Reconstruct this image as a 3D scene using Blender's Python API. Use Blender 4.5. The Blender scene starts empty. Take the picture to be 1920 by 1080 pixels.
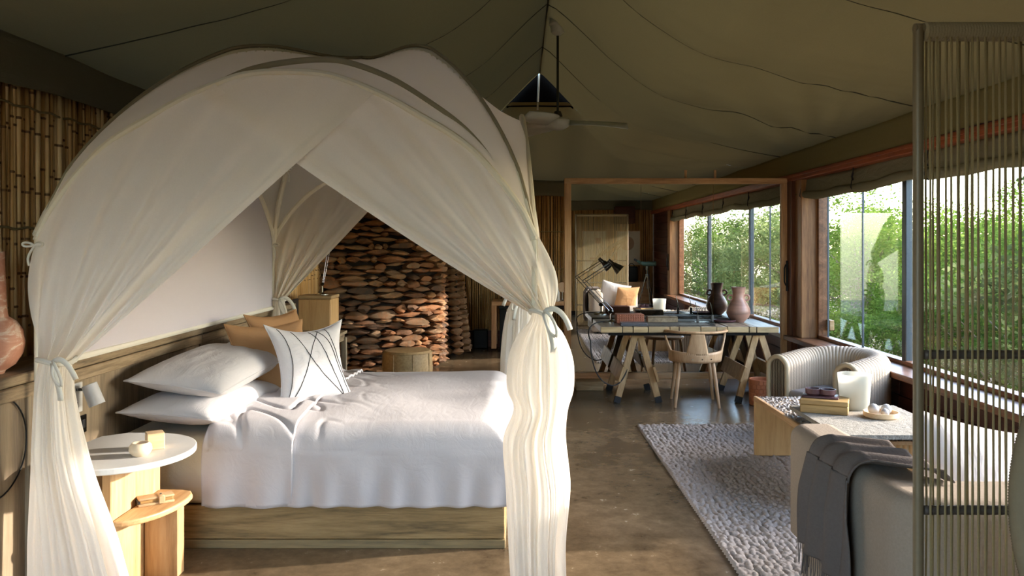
import bpy, bmesh, math, random
from math import sin, cos, pi, radians, sqrt, atan2, hypot, exp
from mathutils import Vector, Matrix, noise as mnoise
random.seed(7)
R = random.Random(11)
SC = bpy.context.scene
C = SC.collection

# ------------------------------------------------------------------ camera, sky, sun, exposure
FPX = 1515.0
cam_d = bpy.data.cameras.new('camera'); cam = bpy.data.objects.new('camera', cam_d); C.objects.link(cam)
cam.location = (0, 0, 1.5); cam.rotation_euler = (radians(90), 0, 0)
cam_d.sensor_width = 36; cam_d.lens = FPX / 1920 * 36
cam_d.shift_x = -15 / 1920; cam_d.shift_y = -80 / 1920
cam_d.clip_start = 0.02; cam_d.clip_end = 500
SC.camera = cam

SUN_AZ, SUN_EL = radians(11), radians(15.5)      # measured from +X towards +Y
w = bpy.data.worlds.new('sky'); SC.world = w; w.use_nodes = True
nt = w.node_tree; nt.nodes.clear()
sky = nt.nodes.new('ShaderNodeTexSky'); sky.sky_type = 'NISHITA'; sky.sun_disc = False
sky.sun_elevation = radians(25); sky.sun_rotation = radians(90) - SUN_AZ
sky.air_density = 1.0; sky.dust_density = 1.0; sky.ozone_density = 1.9
bg = nt.nodes.new('ShaderNodeBackground'); bg.inputs['Strength'].default_value = 0.85
wo = nt.nodes.new('ShaderNodeOutputWorld')
nt.links.new(sky.outputs[0], bg.inputs[0]); nt.links.new(bg.outputs[0], wo.inputs[0])
sd = bpy.data.lights.new('sun', 'SUN'); sd.energy = 4.8; sd.angle = radians(1.2); sd.color = (1.0, 0.91, 0.82)
so = bpy.data.objects.new('sun', sd); C.objects.link(so)
sv = Vector((cos(SUN_EL) * cos(SUN_AZ), cos(SUN_EL) * sin(SUN_AZ), sin(SUN_EL)))
so.location = sv * 30; so.rotation_euler = sv.to_track_quat('Z', 'Y').to_euler()
SC.view_settings.view_transform = 'Standard'; SC.view_settings.look = 'None'
SC.view_settings.gamma = 1.0; SC.view_settings.use_curve_mapping = False
SC.view_settings.exposure = 1.45
try:
    SC.cycles.max_bounces = 12; SC.cycles.transparent_max_bounces = 24; SC.cycles.diffuse_bounces = 8
    SC.cycles.glossy_bounces = 5; SC.cycles.sample_clamp_indirect = 6; SC.cycles.use_denoising = True
    SC.cycles.caustics_reflective = False; SC.cycles.caustics_refractive = False
except Exception:
    pass

# ------------------------------------------------------------------ materials
def lin(c):
    return tuple(((v / 255) / 12.92 if v / 255 <= 0.04045 else ((v / 255 + 0.055) / 1.055) ** 2.4) for v in c)
def hexc(h):
    h = h.lstrip('#'); return lin([int(h[i:i + 2], 16) for i in (0, 2, 4)])
def c4(h): return (*hexc(h), 1)
class NT:
    def __init__(s, name):
        s.m = bpy.data.materials.new(name); s.m.use_nodes = True; s.t = s.m.node_tree
        s.t.nodes.clear(); s.out = s.n('ShaderNodeOutputMaterial')
    def n(s, kind, **kw):
        x = s.t.nodes.new(kind)
        for k, v in kw.items():
            if k in x.inputs.keys(): x.inputs[k].default_value = v
            else: setattr(x, k, v)
        return x
    def l(s, a, b): s.t.links.new(a, b)
    def coords(s, scale=(1, 1, 1), kind='Object', rot=(0, 0, 0)):
        tc = s.n('ShaderNodeTexCoord'); mp = s.n('ShaderNodeMapping')
        mp.inputs['Scale'].default_value = scale; mp.inputs['Rotation'].default_value = rot
        s.l(tc.outputs[kind], mp.inputs['Vector']); return mp.outputs[0]
    def noise(s, vec, scale=5, detail=4, rough=.55, dist=0):
        x = s.n('ShaderNodeTexNoise'); x.inputs['Scale'].default_value = scale
        x.inputs['Detail'].default_value = detail; x.inputs['Roughness'].default_value = rough
        x.inputs['Distortion'].default_value = dist; s.l(vec, x.inputs['Vector']); return x.outputs[0]
    def ramp(s, fac, stops):
        x = s.n('ShaderNodeValToRGB'); e = x.color_ramp.elements
        while len(e) > 1: e.remove(e[-1])
        e[0].position = stops[0][0]; e[0].color = c4(stops[0][1])
        for p, h in stops[1:]:
            k = e.new(p); k.color = c4(h)
        s.l(fac, x.inputs[0]); return x.outputs[0]
    def mix(s, f, a, b, mode='MIX'):
        x = s.n('ShaderNodeMix', data_type='RGBA', blend_type=mode)
        for inp, v in ((x.inputs[0], f), (x.inputs[6], a), (x.inputs[7], b)):
            if hasattr(v, 'links') or hasattr(v, 'is_linked'): s.l(v, inp)
            elif isinstance(v, str): inp.default_value = c4(v)
            else: inp.default_value = v
        return x.outputs[2]
    def math(s, op, a, b=0.0):
        x = s.n('ShaderNodeMath', operation=op)
        for i, v in enumerate((a, b)):
            if hasattr(v, 'is_linked'): s.l(v, x.inputs[i])
            else: x.inputs[i].default_value = v
        return x.outputs[0]
    def bump(s, h, strength=.3, dist=.01):
        x = s.n('ShaderNodeBump'); x.inputs['Strength'].default_value = strength
        x.inputs['Distance'].default_value = dist; s.l(h, x.inputs['Height']); return x.outputs[0]
    def pbr(s, col, rough=.6, metal=0, nrm=None, spec=.5, **kw):
        p = s.n('ShaderNodeBsdfPrincipled')
        if hasattr(col, 'is_linked'): s.l(col, p.inputs['Base Color'])
        else: p.inputs['Base Color'].default_value = c4(col)
        if hasattr(rough, 'is_linked'): s.l(rough, p.inputs['Roughness'])
        else: p.inputs['Roughness'].default_value = rough
        p.inputs['Metallic'].default_value = metal
        p.inputs['Specular IOR Level'].default_value = spec
        for k, v in kw.items(): p.inputs[k.replace('_', ' ')].default_value = v
        if nrm is not None: s.l(nrm, p.inputs['Normal'])
        s.l(p.outputs[0], s.out.inputs[0]); return p
    def objrand(s): return s.n('ShaderNodeObjectInfo').outputs['Random']

def plain(name, h, rough=.5, metal=0, bump=0, bs=60, spec=.5, var=.06):
    t = NT(name); v = t.coords()
    nz = t.noise(v, bs, 3)
    col = t.mix(var, h, t.ramp(nz, [(.3, '#000000'), (.7, '#ffffff')]), 'SOFT_LIGHT')
    t.pbr(col, rough, metal, t.bump(nz, bump, .004) if bump else None, spec); return t.m
def wood(name, cols, axis='x', rough=.5, grain=1.0, bump=.15, rnd=.0, spec=.4):
    """cols: dark, mid, light; grain runs along axis"""
    t = NT(name); sc = {'x': (1.2, 14, 14), 'y': (14, 1.2, 14), 'z': (14, 14, 1.2)}[axis]
    v = t.coords(tuple(k * grain for k in sc))
    if rnd:
        r = t.objrand(); add = t.n('ShaderNodeVectorMath', operation='ADD'); cmb = t.n('ShaderNodeCombineXYZ')
        m = t.math('MULTIPLY', r, 37.0)
        for i in range(3): t.l(m, cmb.inputs[i])
        t.l(v, add.inputs[0]); t.l(cmb.outputs[0], add.inputs[1]); v = add.outputs[0]
    n1 = t.noise(v, 1.0, 6, .6, .8); n2 = t.noise(v, 5.0, 5, .7, .2)
    f = t.math('ADD', t.math('MULTIPLY', n1, .65), t.math('MULTIPLY', n2, .35))
    col = t.ramp(f, [(.34, cols[0]), (.5, cols[1]), (.66, cols[2])])
    if rnd:
        hv = t.n('ShaderNodeHueSaturation'); t.l(col, hv.inputs['Color'])
        t.l(t.math('ADD', t.math('MULTIPLY', t.objrand(), rnd), 1 - rnd / 2), hv.inputs['Value']); col = hv.outputs[0]
    t.pbr(col, rough, 0, t.bump(n2, bump, .003), spec); return t.m
def cloth(name, h, trans=.15, weave=900, bump=.12, rough=.9, wr=0.0, h2=None):
    t = NT(name); v = t.coords()
    nz = t.noise(v, 7, 3); fine = t.noise(v, weave / 4, 2)
    col = t.mix(t.math('MULTIPLY', fine, .5), h, h2 or h)
    nh = fine
    nrm = t.bump(nh, bump, .002)
    if wr:
        b2 = t.n('ShaderNodeBump'); b2.inputs['Strength'].default_value = wr; b2.inputs['Distance'].default_value = .03
        t.l(t.noise(t.coords((3, 1.2, 3)), 4, 5, .6, 1.2), b2.inputs['Height']); t.l(nrm, b2.inputs['Normal']); nrm = b2.outputs[0]
    d = t.n('ShaderNodeBsdfDiffuse'); t.l(col, d.inputs['Color']); t.l(nrm, d.inputs['Normal'])
    if trans <= 0:
        t.l(d.outputs[0], t.out.inputs[0]); return t.m
    tr = t.n('ShaderNodeBsdfTranslucent'); t.l(col, tr.inputs['Color']); t.l(nrm, tr.inputs['Normal'])
    mx = t.n('ShaderNodeMixShader'); mx.inputs[0].default_value = trans
    t.l(d.outputs[0], mx.inputs[1]); t.l(tr.outputs[0], mx.inputs[2]); t.l(mx.outputs[0], t.out.inputs[0]); return t.m
def sheer(name, h, alpha=.78, trans=.45):
    t = NT(name); v = t.coords()
    fine = t.noise(v, 220, 2)
    d = t.n('ShaderNodeBsdfDiffuse', Color=c4(h)); tr = t.n('ShaderNodeBsdfTranslucent', Color=c4(h))
    mx = t.n('ShaderNodeMixShader'); mx.inputs[0].default_value = trans
    t.l(d.outputs[0], mx.inputs[1]); t.l(tr.outputs[0], mx.inputs[2])
    # thin weave covers more when seen at a grazing angle
    lw = t.n('ShaderNodeLayerWeight'); lw.inputs['Blend'].default_value = .35
    a = t.math('ADD', t.math('MULTIPLY', lw.outputs['Facing'], .22), t.math('ADD', t.math('MULTIPLY', fine, .08), alpha - .04))
    tp = t.n('ShaderNodeBsdfTransparent'); m2 = t.n('ShaderNodeMixShader')
    t.l(t.math('MINIMUM', a, 1.0), m2.inputs[0]); t.l(tp.outputs[0], m2.inputs[1]); t.l(mx.outputs[0], m2.inputs[2])
    t.l(m2.outputs[0], t.out.inputs[0]); return t.m
def glassy(name, tint='#f4f8f5', refl=1.0, frost=0):
    t = NT(name)
    tp = t.n('ShaderNodeBsdfTransparent', Color=c4(tint)); g = t.n('ShaderNodeBsdfGlossy'); g.inputs['Roughness'].default_value = .01
    ge = t.n('ShaderNodeNewGeometry'); dt = t.n('ShaderNodeVectorMath', operation='DOT_PRODUCT')
    t.l(ge.outputs['Normal'], dt.inputs[0]); t.l(ge.outputs['Incoming'], dt.inputs[1])
    cc = t.math('SUBTRACT', 1.0, t.math('ABSOLUTE', dt.outputs['Value']))
    sch = t.math('ADD', .035, t.math('MULTIPLY', t.math('POWER', cc, 5.0), .9))
    mx = t.n('ShaderNodeMixShader'); t.l(t.math('MULTIPLY', sch, refl), mx.inputs[0])
    t.l(tp.outputs[0], mx.inputs[1]); t.l(g.outputs[0], mx.inputs[2])
    if frost:
        d = t.n('ShaderNodeBsdfDiffuse', Color=c4('#c2c0b6')); tl = t.n('ShaderNodeBsdfTranslucent', Color=c4('#eeece4'))
        m1 = t.n('ShaderNodeMixShader'); m1.inputs[0].default_value = .5; t.l(d.outputs[0], m1.inputs[1]); t.l(tl.outputs[0], m1.inputs[2])
        m2 = t.n('ShaderNodeMixShader'); m2.inputs[0].default_value = frost; t.l(mx.outputs[0], m2.inputs[1]); t.l(m1.outputs[0], m2.inputs[2])
        t.l(m2.outputs[0], t.out.inputs[0])
    else: t.l(mx.outputs[0], t.out.inputs[0])
    return t.m

M = {}
M['canvas'] = cloth('tent canvas', '#80754f', .02, 700, .2, h2='#6a603f', wr=.08)
M['canvas_dark'] = cloth('dark canvas border', '#706c5a', .0, 700, .2, wr=.2)
M['canvas_roll'] = cloth('blind canvas', '#87826a', .08, 700, .15, wr=.3)
M['seam'] = plain('seam thread', '#3b3828', .9)
M['gauze'] = plain('dark vent netting', '#0e0c0a', 1.0, spec=0)
M['linen_roof'] = cloth('natural linen', '#ece7e0', .40, 1400, .2, h2='#dfd9d0')
M['linen_grey'] = cloth('grey linen backing', '#cdc8d0', .05, 1400, .3, h2='#bab5be')
M['sheer'] = sheer('sheer cotton', '#f7f2ea', .82, .48)
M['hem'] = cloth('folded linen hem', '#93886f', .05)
M['ribbon'] = cloth('cotton ribbon', '#e4e0d4', .1)
M['canerod'] = plain('cream wrapped rod', '#e2d9c4', .6)
M['duvet'] = cloth('white cotton', '#cbc7c9', .04, 1400, .05, wr=.10)
M['sheet'] = cloth('cream cotton sheet', '#d0c8b4', .04, 1400, .08, wr=.18)
M['pillow_w'] = cloth('white pillow cotton', '#cdcacb', .05, 1400, .05, wr=.22)
M['tan'] = cloth('tan linen', '#a98460', .0, 1000, .25, wr=.2, h2='#967150')
M['ink'] = plain('black thread', '#20201f', .8)
M['oak_grey_z'] = wood('weathered oak upright', ('#665849', '#87765f', '#9c8a72'), 'z', .6, .9, .2, rnd=.1)
M['oak_grey_y'] = wood('weathered oak rail', ('#625342', '#8f7b60', '#a8957a'), 'y', .6, 1.6, .3, rnd=.1)
M['oak_x'] = wood('pale oak sideways', ('#82694a', '#b0946b', '#c4a981'), 'x', .55, 1.6, .25)
M['oak_z'] = wood('pale oak upright', ('#9c7a52', '#bd9a6e', '#ccae84'), 'z', .5, 1.2, .15)
M['oak_cab'] = wood('honey oak veneer', ('#b28a58', '#c79f6b', '#d1ab78'), 'z', .5, .8, .08)
M['oak_y'] = wood('pale oak lengthwise', ('#a07a4e', '#bc9668', '#c9a87c'), 'y', .5, 1.2, .12)
M['bedwood'] = wood('worn bed timber', ('#57492f', '#93794f', '#b09568'), 'x', .6, 1.1, .3)
M['bedstrip'] = wood('worn skirting timber', ('#55503f', '#877553', '#a08a62'), 'x', .6, 1.3, .3)
M['redwood_y'] = wood('dark red timber boards', ('#2c140b', '#4a2416', '#5e3120'), 'y', .45, .8, .2, rnd=.3)
M['redwood_x'] = wood('dark red timber across', ('#2c140b', '#4a2416', '#5e3120'), 'x', .45, .8, .2, rnd=.3)
M['beam'] = wood('orange red beam', ('#5e2c15', '#8a4522', '#a4582e'), 'y', .5, 1, .2)
M['postdark'] = wood('dark post timber', ('#3a2013', '#5c3320', '#774a2e'), 'z', .5, 1, .2)
M['post'] = wood('brown post timber', ('#6b4526', '#94663c', '#b07f4e'), 'z', .5, .9, .2)
M['sill'] = wood('sill timber', ('#53331f', '#7a5032', '#97694a'), 'y', .35, 1, .15)
M['mframe_z'] = wood('mirror frame upright', ('#a87b50', '#cfa273', '#e0b98c'), 'z', .55, 1, .2)
M['mframe_x'] = wood('mirror frame rail', ('#a87b50', '#cfa273', '#e0b98c'), 'x', .55, 1, .2)
M['desk'] = wood('desk planks', ('#5a5144', '#86796a', '#a4977f'), 'y', .35, 1.1, .25, rnd=.25)
M['desk_end'] = wood('desk plank end', ('#8b7350', '#ae956d', '#c4ab82'), 'x', .6, 1.4, .25, rnd=.25)
M['trestle'] = wood('trestle pine', ('#8d6c44', '#b18d5f', '#c8a678'), 'z', .55, 1.1, .2, rnd=.15)
M['chairwood'] = wood('chair oak', ('#9c7852', '#b89470', '#c9a884'), 'z', .45, .9, .08)
M['blackmetal'] = plain('black metal', '#141414', .45, .6)
M['steel'] = plain('polished steel', '#b9b9b6', .18, 1)
M['gunmetal'] = plain('dark polished metal', '#55524d', .25, 1)
M['alu'] = plain('grey aluminium', '#4f555a', .45, .6)
M['white_lam'] = plain('white table top', '#bfbebb', .45)
M['white_plastic'] = plain('white plate', '#cfcdca', .4)
M['grey_metal'] = plain('light grey lacquer', '#b4b5b7', .4)
M['dark_plug'] = plain('dark switch', '#262628', .5)
M['fan'] = plain('fan enamel', '#b9b9ac', .4)
M['rubber'] = plain('black rubber', '#1c1c1c', .7)
M['cream_post'] = plain('taupe lacquered post', '#77684f', .45)
M['cord'] = plain('khaki cord', '#8d7b55', .75, bump=.3, bs=200)
M['cordwrap'] = plain('khaki wrapped rope', '#9b8b6c', .8, bump=.3, bs=200)
M['cordwrap_dark'] = plain('brown leather wrap', '#4a4038', .6)
M['cordwrap_arc'] = plain('rope wound hoop', '#897a60', .8)
M['wicker'] = plain('natural wicker', '#b09c84', .6, bump=.5, bs=140)
M['wicker_rim'] = plain('woven wicker rim', '#b3a080', .6, bump=.5, bs=200)
M['seatgrey'] = cloth('grey seat fabric', '#96918e', 0, 1000, .3)
M['sofa'] = cloth('oatmeal sofa weave', '#a3978a', 0, 500, .7, h2='#7b7064')
M['throw'] = cloth('grey wool throw', '#6b6461', 0, 420, .8, h2='#554f4d')
M['feltstone'] = plain('grey felted runner', '#8f897d', .95, bump=1.0, bs=120, var=.4)
M['rug'] = plain('cream chunky wool', '#a39a93', .95, bump=.5, bs=160, var=.2)
M['balls'] = plain('silver grey ceramic', '#b6b2ac', .35)
M['palewood'] = wood('pale turned maple', ('#cdaa7c', '#e0c096', '#ead0aa'), 'x', .5, 1, .06)
M['boxwood'] = wood('olive wood box', ('#806238', '#a58451', '#b99863'), 'x', .5, 1, .1)
M['plum'] = plain('plum lacquered bowl', '#503236', .4, bump=.2)
M['leather_tan'] = plain('tan leather', '#b59772', .5, bump=.3, bs=90)
M['leather_pouf'] = plain('worn leather', '#a5875b', .5, bump=.4, bs=40, var=.3)
M['leather_weave'] = plain('brick leather', '#9c5f45', .6, bump=.4, bs=80)
M['basket'] = plain('terracotta leather weave', '#b06a43', .6, bump=.4, bs=80)
M['ceramic_cup'] = plain('sand ceramic', '#d8c3a5', .6)
M['book_cover'] = plain('magazine cover', '#5e5f66', .4)
M['mat_grey'] = plain('grey slate leather', '#57544f', .55, bump=.2)
M['shade_glass'] = glassy('frosted glass', refl=1.0, frost=.86)
M['clear_glass'] = glassy('clear glass', '#dfe8e4', 1.5)
M['pane'] = glassy('window glass', '#f9f8f6', .7)
M['paper'] = plain('ivory paper', '#d9d3c4', .8)
M['art_tan'] = plain('tan print ink', '#b69a86', .8)
M['art_brown'] = plain('brown print ink', '#4a3430', .8)
M['scope'] = plain('green rubber armour', '#4c6a5e', .5)
t = NT('silvered mirror'); g = t.n('ShaderNodeBsdfGlossy', Color=(.86, .87, .85, 1)); g.inputs['Roughness'].default_value = 0.0
t.l(g.outputs[0], t.out.inputs[0]); M['mirror'] = t.m
# concrete floor
t = NT('polished concrete'); v = t.coords()
n1 = t.noise(v, 1.3, 8, .65, .6); n2 = t.noise(v, 9, 6, .7)
col = t.ramp(t.math('ADD', t.math('MULTIPLY', n1, .6), t.math('MULTIPLY', n2, .4)), [(.34, '#493b2b'), (.5, '#6b5b46'), (.66, '#8a775e')])
ro = t.math('ADD', t.math('MULTIPLY', n2, .22), .13)
t.pbr(col, ro, 0, t.bump(n1, .06, .02), .5); M['floor'] = t.m
# reeds
t = NT('golden reed'); v = t.coords((30, 30, 3)); tc = t.n('ShaderNodeTexCoord')
nz = t.noise(v, 1.0, 4, .6)
col = t.ramp(t.math('ADD', t.math('MULTIPLY', nz, .5), t.math('MULTIPLY', t.objrand(), .5)), [(.2, '#9a7444'), (.42, '#c89e64'), (.6, '#dfbb84'), (.85, '#ecd3a4')])
t.pbr(col, .45, 0, t.bump(nz, .2, .003), .4); M['reed'] = t.m
M['reed_node'] = plain('reed joint', '#6a4a28', .6)
M['rope'] = plain('tarred twine', '#85754f', .9)
# stones
t = NT('rust brown fieldstone'); v = t.coords((1, 1, 1))
add = t.n('ShaderNodeVectorMath', operation='ADD'); cmb = t.n('ShaderNodeCombineXYZ'); mm = t.math('MULTIPLY', t.objrand(), 50.0)
for i in range(3): t.l(mm, cmb.inputs[i])
tc = t.n('ShaderNodeNewGeometry')
t.l(tc.outputs['Position'], add.inputs[0]); t.l(cmb.outputs[0], add.inputs[1])
n1 = t.noise(add.outputs[0], 9, 7, .7, .4); n2 = t.noise(add.outputs[0], 40, 5, .7)
f = t.math('ADD', t.math('MULTIPLY', n1, .55), t.math('MULTIPLY', t.objrand(), .45))
col = t.ramp(f, [(.22, '#544b42'), (.36, '#7d5a40'), (.5, '#a56f47'), (.62, '#957a5e'), (.74, '#b98555'), (.85, '#a8977c')])
t.pbr(col, .8, 0, t.bump(t.math('ADD', n2, n1), .7, .012), .3); M['stone'] = t.m
M['mortar'] = plain('dark dry joint', '#2b211a', .95, bump=.6)  # dark brown backing between the stones and behind the reeds
# carved table top
t = NT('carved pebble timber'); v = t.coords((16, 34, 34)); vo = t.n('ShaderNodeTexVoronoi'); t.l(v, vo.inputs['Vector']); vo.inputs['Scale'].default_value = 1.2
nz = t.noise(v, .5, 3)
t.pbr(t.ramp(nz, [(.3, '#8a8078'), (.7, '#b4aaa0')]), .35, 0, t.bump(vo.outputs['Distance'], .9, .02), .5); M['carved'] = t.m
# vases
t = NT('swirled terracotta'); v = t.coords((1, 1, 2.2)); n1 = t.noise(v, 7, 6, .6, 1.5)
t.pbr(t.ramp(n1, [(.42, '#b68069'), (.52, '#c2917a'), (.58, '#d6c1b0'), (.63, '#bf8b73')]), .6, 0, t.bump(n1, .2, .003)); M['vase_swirl'] = t.m
t = NT('banded terracotta'); v = t.coords((1, 1, 9)); n1 = t.noise(v, 1.6, 4, .6, .6)
t.pbr(t.ramp(n1, [(.3, '#85665a'), (.55, '#a97f6d'), (.75, '#bd9482')]), .4); M['vase_band'] = t.m
# foliage
def leafmat(name, a, b, cc):
    t = NT(name); v = t.coords(); n1 = t.noise(v, .9, 4, .7)
    col = t.ramp(n1, [(.3, a), (.5, b), (.7, cc)])
    d = t.n('ShaderNodeBsdfDiffuse'); tr = t.n('ShaderNodeBsdfTranslucent'); mx = t.n('ShaderNodeMixShader'); mx.inputs[0].default_value = .45
    t.l(col, d.inputs['Color']); t.l(col, tr.inputs['Color']); t.l(d.outputs[0], mx.inputs[1]); t.l(tr.outputs[0], mx.inputs[2])
    t.l(mx.outputs[0], t.out.inputs[0]); return t.m
M['leaf_a'] = leafmat('fresh leaves', '#3b4f1e', '#647a31', '#8f9f4b')
M['leaf_b'] = leafmat('dusty leaves', '#414b29', '#707a46', '#9aa066')
M['leaf_c'] = leafmat('dark leaves', '#293714', '#4d632a', '#7a8b3d')
M['bark'] = wood('grey bark', ('#4a4036', '#7d6d58', '#a08e74'), 'z', .9, .5, .6)
t = NT('bush ground'); v = t.coords(); n1 = t.noise(v, .25, 8, .7)
t.pbr(t.ramp(n1, [(.3, '#3d3323'), (.5, '#5b4d37'), (.7, '#75664c')]), .95, 0, t.bump(n1, .6, .3)); M['ground'] = t.m
M['deck'] = wood('weathered deck', ('#6d6253', '#8f8370', '#a69a86'), 'y', .7, 1, .3, rnd=.2)

# ------------------------------------------------------------------ helpers
def acc(o):
    v = Vector((0, 0, 0))
    while o is not None: v += o.location; o = o.parent
    return v
def thing(name, label, cat, loc=(0, 0, 0), rotz=0, group=None):
    o = bpy.data.objects.new(name, None); C.objects.link(o); o.empty_display_size = .1
    o.location = loc; o.rotation_euler = (0, 0, rotz); o['label'] = label; o['category'] = cat
    if group: o['group'] = group
    return o
def tag(o, label, cat, group=None):
    o['label'] = label; o['category'] = cat
    if group: o['group'] = group
    return o
def dup(root, loc=None, rotz=None, label=None, group=None, scale=None):
    r = root.copy(); C.objects.link(r)
    if loc is not None: r.location = loc
    if rotz is not None: r.rotation_euler = (0, 0, rotz)
    if scale is not None: r.scale = scale
    if label: r['label'] = label
    if group: r['group'] = group
    for ch in list(root.children):
        c = ch.copy(); C.objects.link(c); c.parent = r
        for g in ch.children:
            d = g.copy(); C.objects.link(d); d.parent = c
    return r
class MB:
    def __init__(s): s.v = []; s.f = []
    def add(s, vs, fs):
        b = len(s.v); s.v += [tuple(p) for p in vs]; s.f += [tuple(i + b for i in f) for f in fs]; return s
    def box(s, x0, x1, y0, y1, z0, z1, rot=0, c=None):
        vs = [(x, y, z) for z in (z0, z1) for y in (y0, y1) for x in (x0, x1)]
        if rot:
            cx, cy = c or ((x0 + x1) / 2, (y0 + y1) / 2)
            vs = [(cx + (x - cx) * cos(rot) - (y - cy) * sin(rot), cy + (x - cx) * sin(rot) + (y - cy) * cos(rot), z) for x, y, z in vs]
        return s.add(vs, [(0, 2, 3, 1), (4, 5, 7, 6), (0, 1, 5, 4), (2, 6, 7, 3), (0, 4, 6, 2), (1, 3, 7, 5)])
    def rbox(s, x0, x1, y0, y1, z0, z1, r=.02, seg=3, rot=None):
        bm = bmesh.new(); bmesh.ops.create_cube(bm, size=1)
        for v in bm.verts:
            v.co = Vector(((x0 + x1) / 2 + v.co.x * (x1 - x0), (y0 + y1) / 2 + v.co.y * (y1 - y0), (z0 + z1) / 2 + v.co.z * (z1 - z0)))
        r = min(r, (x1 - x0) * .49, (y1 - y0) * .49, (z1 - z0) * .49)
        bmesh.ops.bevel(bm, geom=list(bm.edges), offset=r, segments=seg, affect='EDGES', profile=.5)
        bm.verts.index_update()
        if rot:
            mt = Matrix.Translation(rot[0]) @ rot[1].to_4x4() @ Matrix.Translation(-Vector(rot[0]))
            for v in bm.verts: v.co = mt @ v.co
        s.add([v.co[:] for v in bm.verts], [[v.index for v in f.verts] for f in bm.faces]); bm.free(); return s
    def bar(s, p0, p1, wx, wy, up=(0, 0, 1)):
        """rectangular bar between two points; wx across, wy along the other way"""
        p0, p1 = Vector(p0), Vector(p1); d = (p1 - p0).normalized(); a = d.cross(Vector(up))
        if a.length < 1e-4: a = d.cross(Vector((0, 1, 0)))
        a.normalize(); b = d.cross(a).normalized(); vs = []
        for p in (p0, p1):
            for i, j in ((-1, -1), (1, -1), (1, 1), (-1, 1)): vs.append(p + a * (i * wx / 2) + b * (j * wy / 2))
        return s.add(vs, [(0, 3, 2, 1), (4, 5, 6, 7), (0, 1, 5, 4), (1, 2, 6, 5), (2, 3, 7, 6), (3, 0, 4, 7)])
    def tube(s, pts, r, n=8, cap=True, ry=None, closed=False):
        pts = [Vector(p) for p in pts]; k = len(pts); rs = r if isinstance(r, (list, tuple)) else [r] * k
        tang = []
        for i in range(k):
            a = pts[(i - 1) % k] if closed else pts[max(i - 1, 0)]; b = pts[(i + 1) % k] if closed else pts[min(i + 1, k - 1)]
            tang.append((b - a).normalized())
        up = Vector((0, 0, 1)) if abs(tang[0].z) < .9 else Vector((0, 1, 0))
        u = tang[0].cross(up).normalized(); rings = []
        for i in range(k):
            u = (u - tang[i] * u.dot(tang[i])).normalized(); vv = tang[i].cross(u)
            rings.append([pts[i] + (u * cos(2 * pi * j / n) * rs[i] + vv * sin(2 * pi * j / n) * (rs[i] if ry is None else ry)) for j in range(n)])
        vs = [p for rg in rings for p in rg]; fs = []
        for i in range(k if closed else k - 1):
            i2 = (i + 1) % k
            for j in range(n): fs.append((i * n + j, i * n + (j + 1) % n, i2 * n + (j + 1) % n, i2 * n + j))
        if cap and not closed: fs.append(tuple(range(n))[::-1]); fs.append(tuple((k - 1) * n + j for j in range(n)))
        return s.add(vs, fs)
    def lathe(s, prof, c=(0, 0, 0), n=32, sx=1, sy=1):
        vs = []; fs = []
        for r, z in prof:
            for j in range(n): vs.append((c[0] + sx * r * cos(2 * pi * j / n), c[1] + sy * r * sin(2 * pi * j / n), c[2] + z))
        for i in range(len(prof) - 1):
            for j in range(n): fs.append((i * n + j, i * n + (j + 1) % n, (i + 1) * n + (j + 1) % n, (i + 1) * n + j))
        if prof[0][0] > 1e-5: fs.append(tuple(range(n))[::-1])
        if prof[-1][0] > 1e-5: fs.append(tuple((len(prof) - 1) * n + j for j in range(n)))
        return s.add(vs, fs)
    def grid(s, fn, nu, nv, closed=False):
        vs = [fn(i / nu, j / nv) for j in range(nv + 1) for i in range(nu + (0 if closed else 1))]; W = nu if closed else nu + 1; fs = []
        for j in range(nv):
            for i in range(nu):
                i2 = (i + 1) % W if closed else i + 1
                fs.append((j * W + i, j * W + i2, (j + 1) * W + i2, (j + 1) * W + i))
        return s.add(vs, fs)
    def prism(s, outline, z0, z1):
        n = len(outline); vs = [(x, y, z0) for x, y in outline] + [(x, y, z1) for x, y in outline]
        return s.add(vs, [tuple(range(n))[::-1], tuple(range(n, 2 * n))] + [(i, (i + 1) % n, n + (i + 1) % n, n + i) for i in range(n)])
    def build(s, name, mat, parent=None, smooth=False, origin=None, local=False, bevel=0, solid=0, rot=None, thr=None):
        me = bpy.data.meshes.new(name)
        off = Vector(origin) if origin is not None else Vector((0, 0, 0))
        if parent is not None and not local: off = acc(parent)
        me.from_pydata([(p[0] - off.x, p[1] - off.y, p[2] - off.z) for p in s.v], [], s.f)
        mats = mat if isinstance(mat, list) else [mat]
        for m_ in mats: me.materials.append(m_)
        me.validate(); me.update()
        bm = bmesh.new(); bm.from_mesh(me); bmesh.ops.recalc_face_normals(bm, faces=bm.faces); bm.to_mesh(me); bm.free()
        if smooth:
            for p in me.polygons: p.use_smooth = True
            if smooth != 2:
                try: me.set_sharp_from_angle(angle=radians(thr or 38))
                except Exception: pass
        o = bpy.data.objects.new(name, me); C.objects.link(o)
        if parent is not None: o.parent = parent
        elif origin is not None: o.location = off
        if solid:
            md = o.modifiers.new('s', 'SOLIDIFY'); md.thickness = solid; md.offset = 0
        if bevel:
            md = o.modifiers.new('b', 'BEVEL'); md.width = bevel; md.segments = 2; md.limit_method = 'ANGLE'; md.angle_limit = radians(40)
        return o
def struct(o, label=None, cat='structure'):
    o['kind'] = 'structure'
    if label: o['label'] = label; o['category'] = cat
    return o
def interp(tab, x):
    if x <= tab[0][0]: return tab[0][1]
    for (a, b), (c_, d) in zip(tab, tab[1:]):
        if x <= c_:
            k = (x - a) / (c_ - a); return b + (d - b) * k
    return tab[-1][1]
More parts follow.
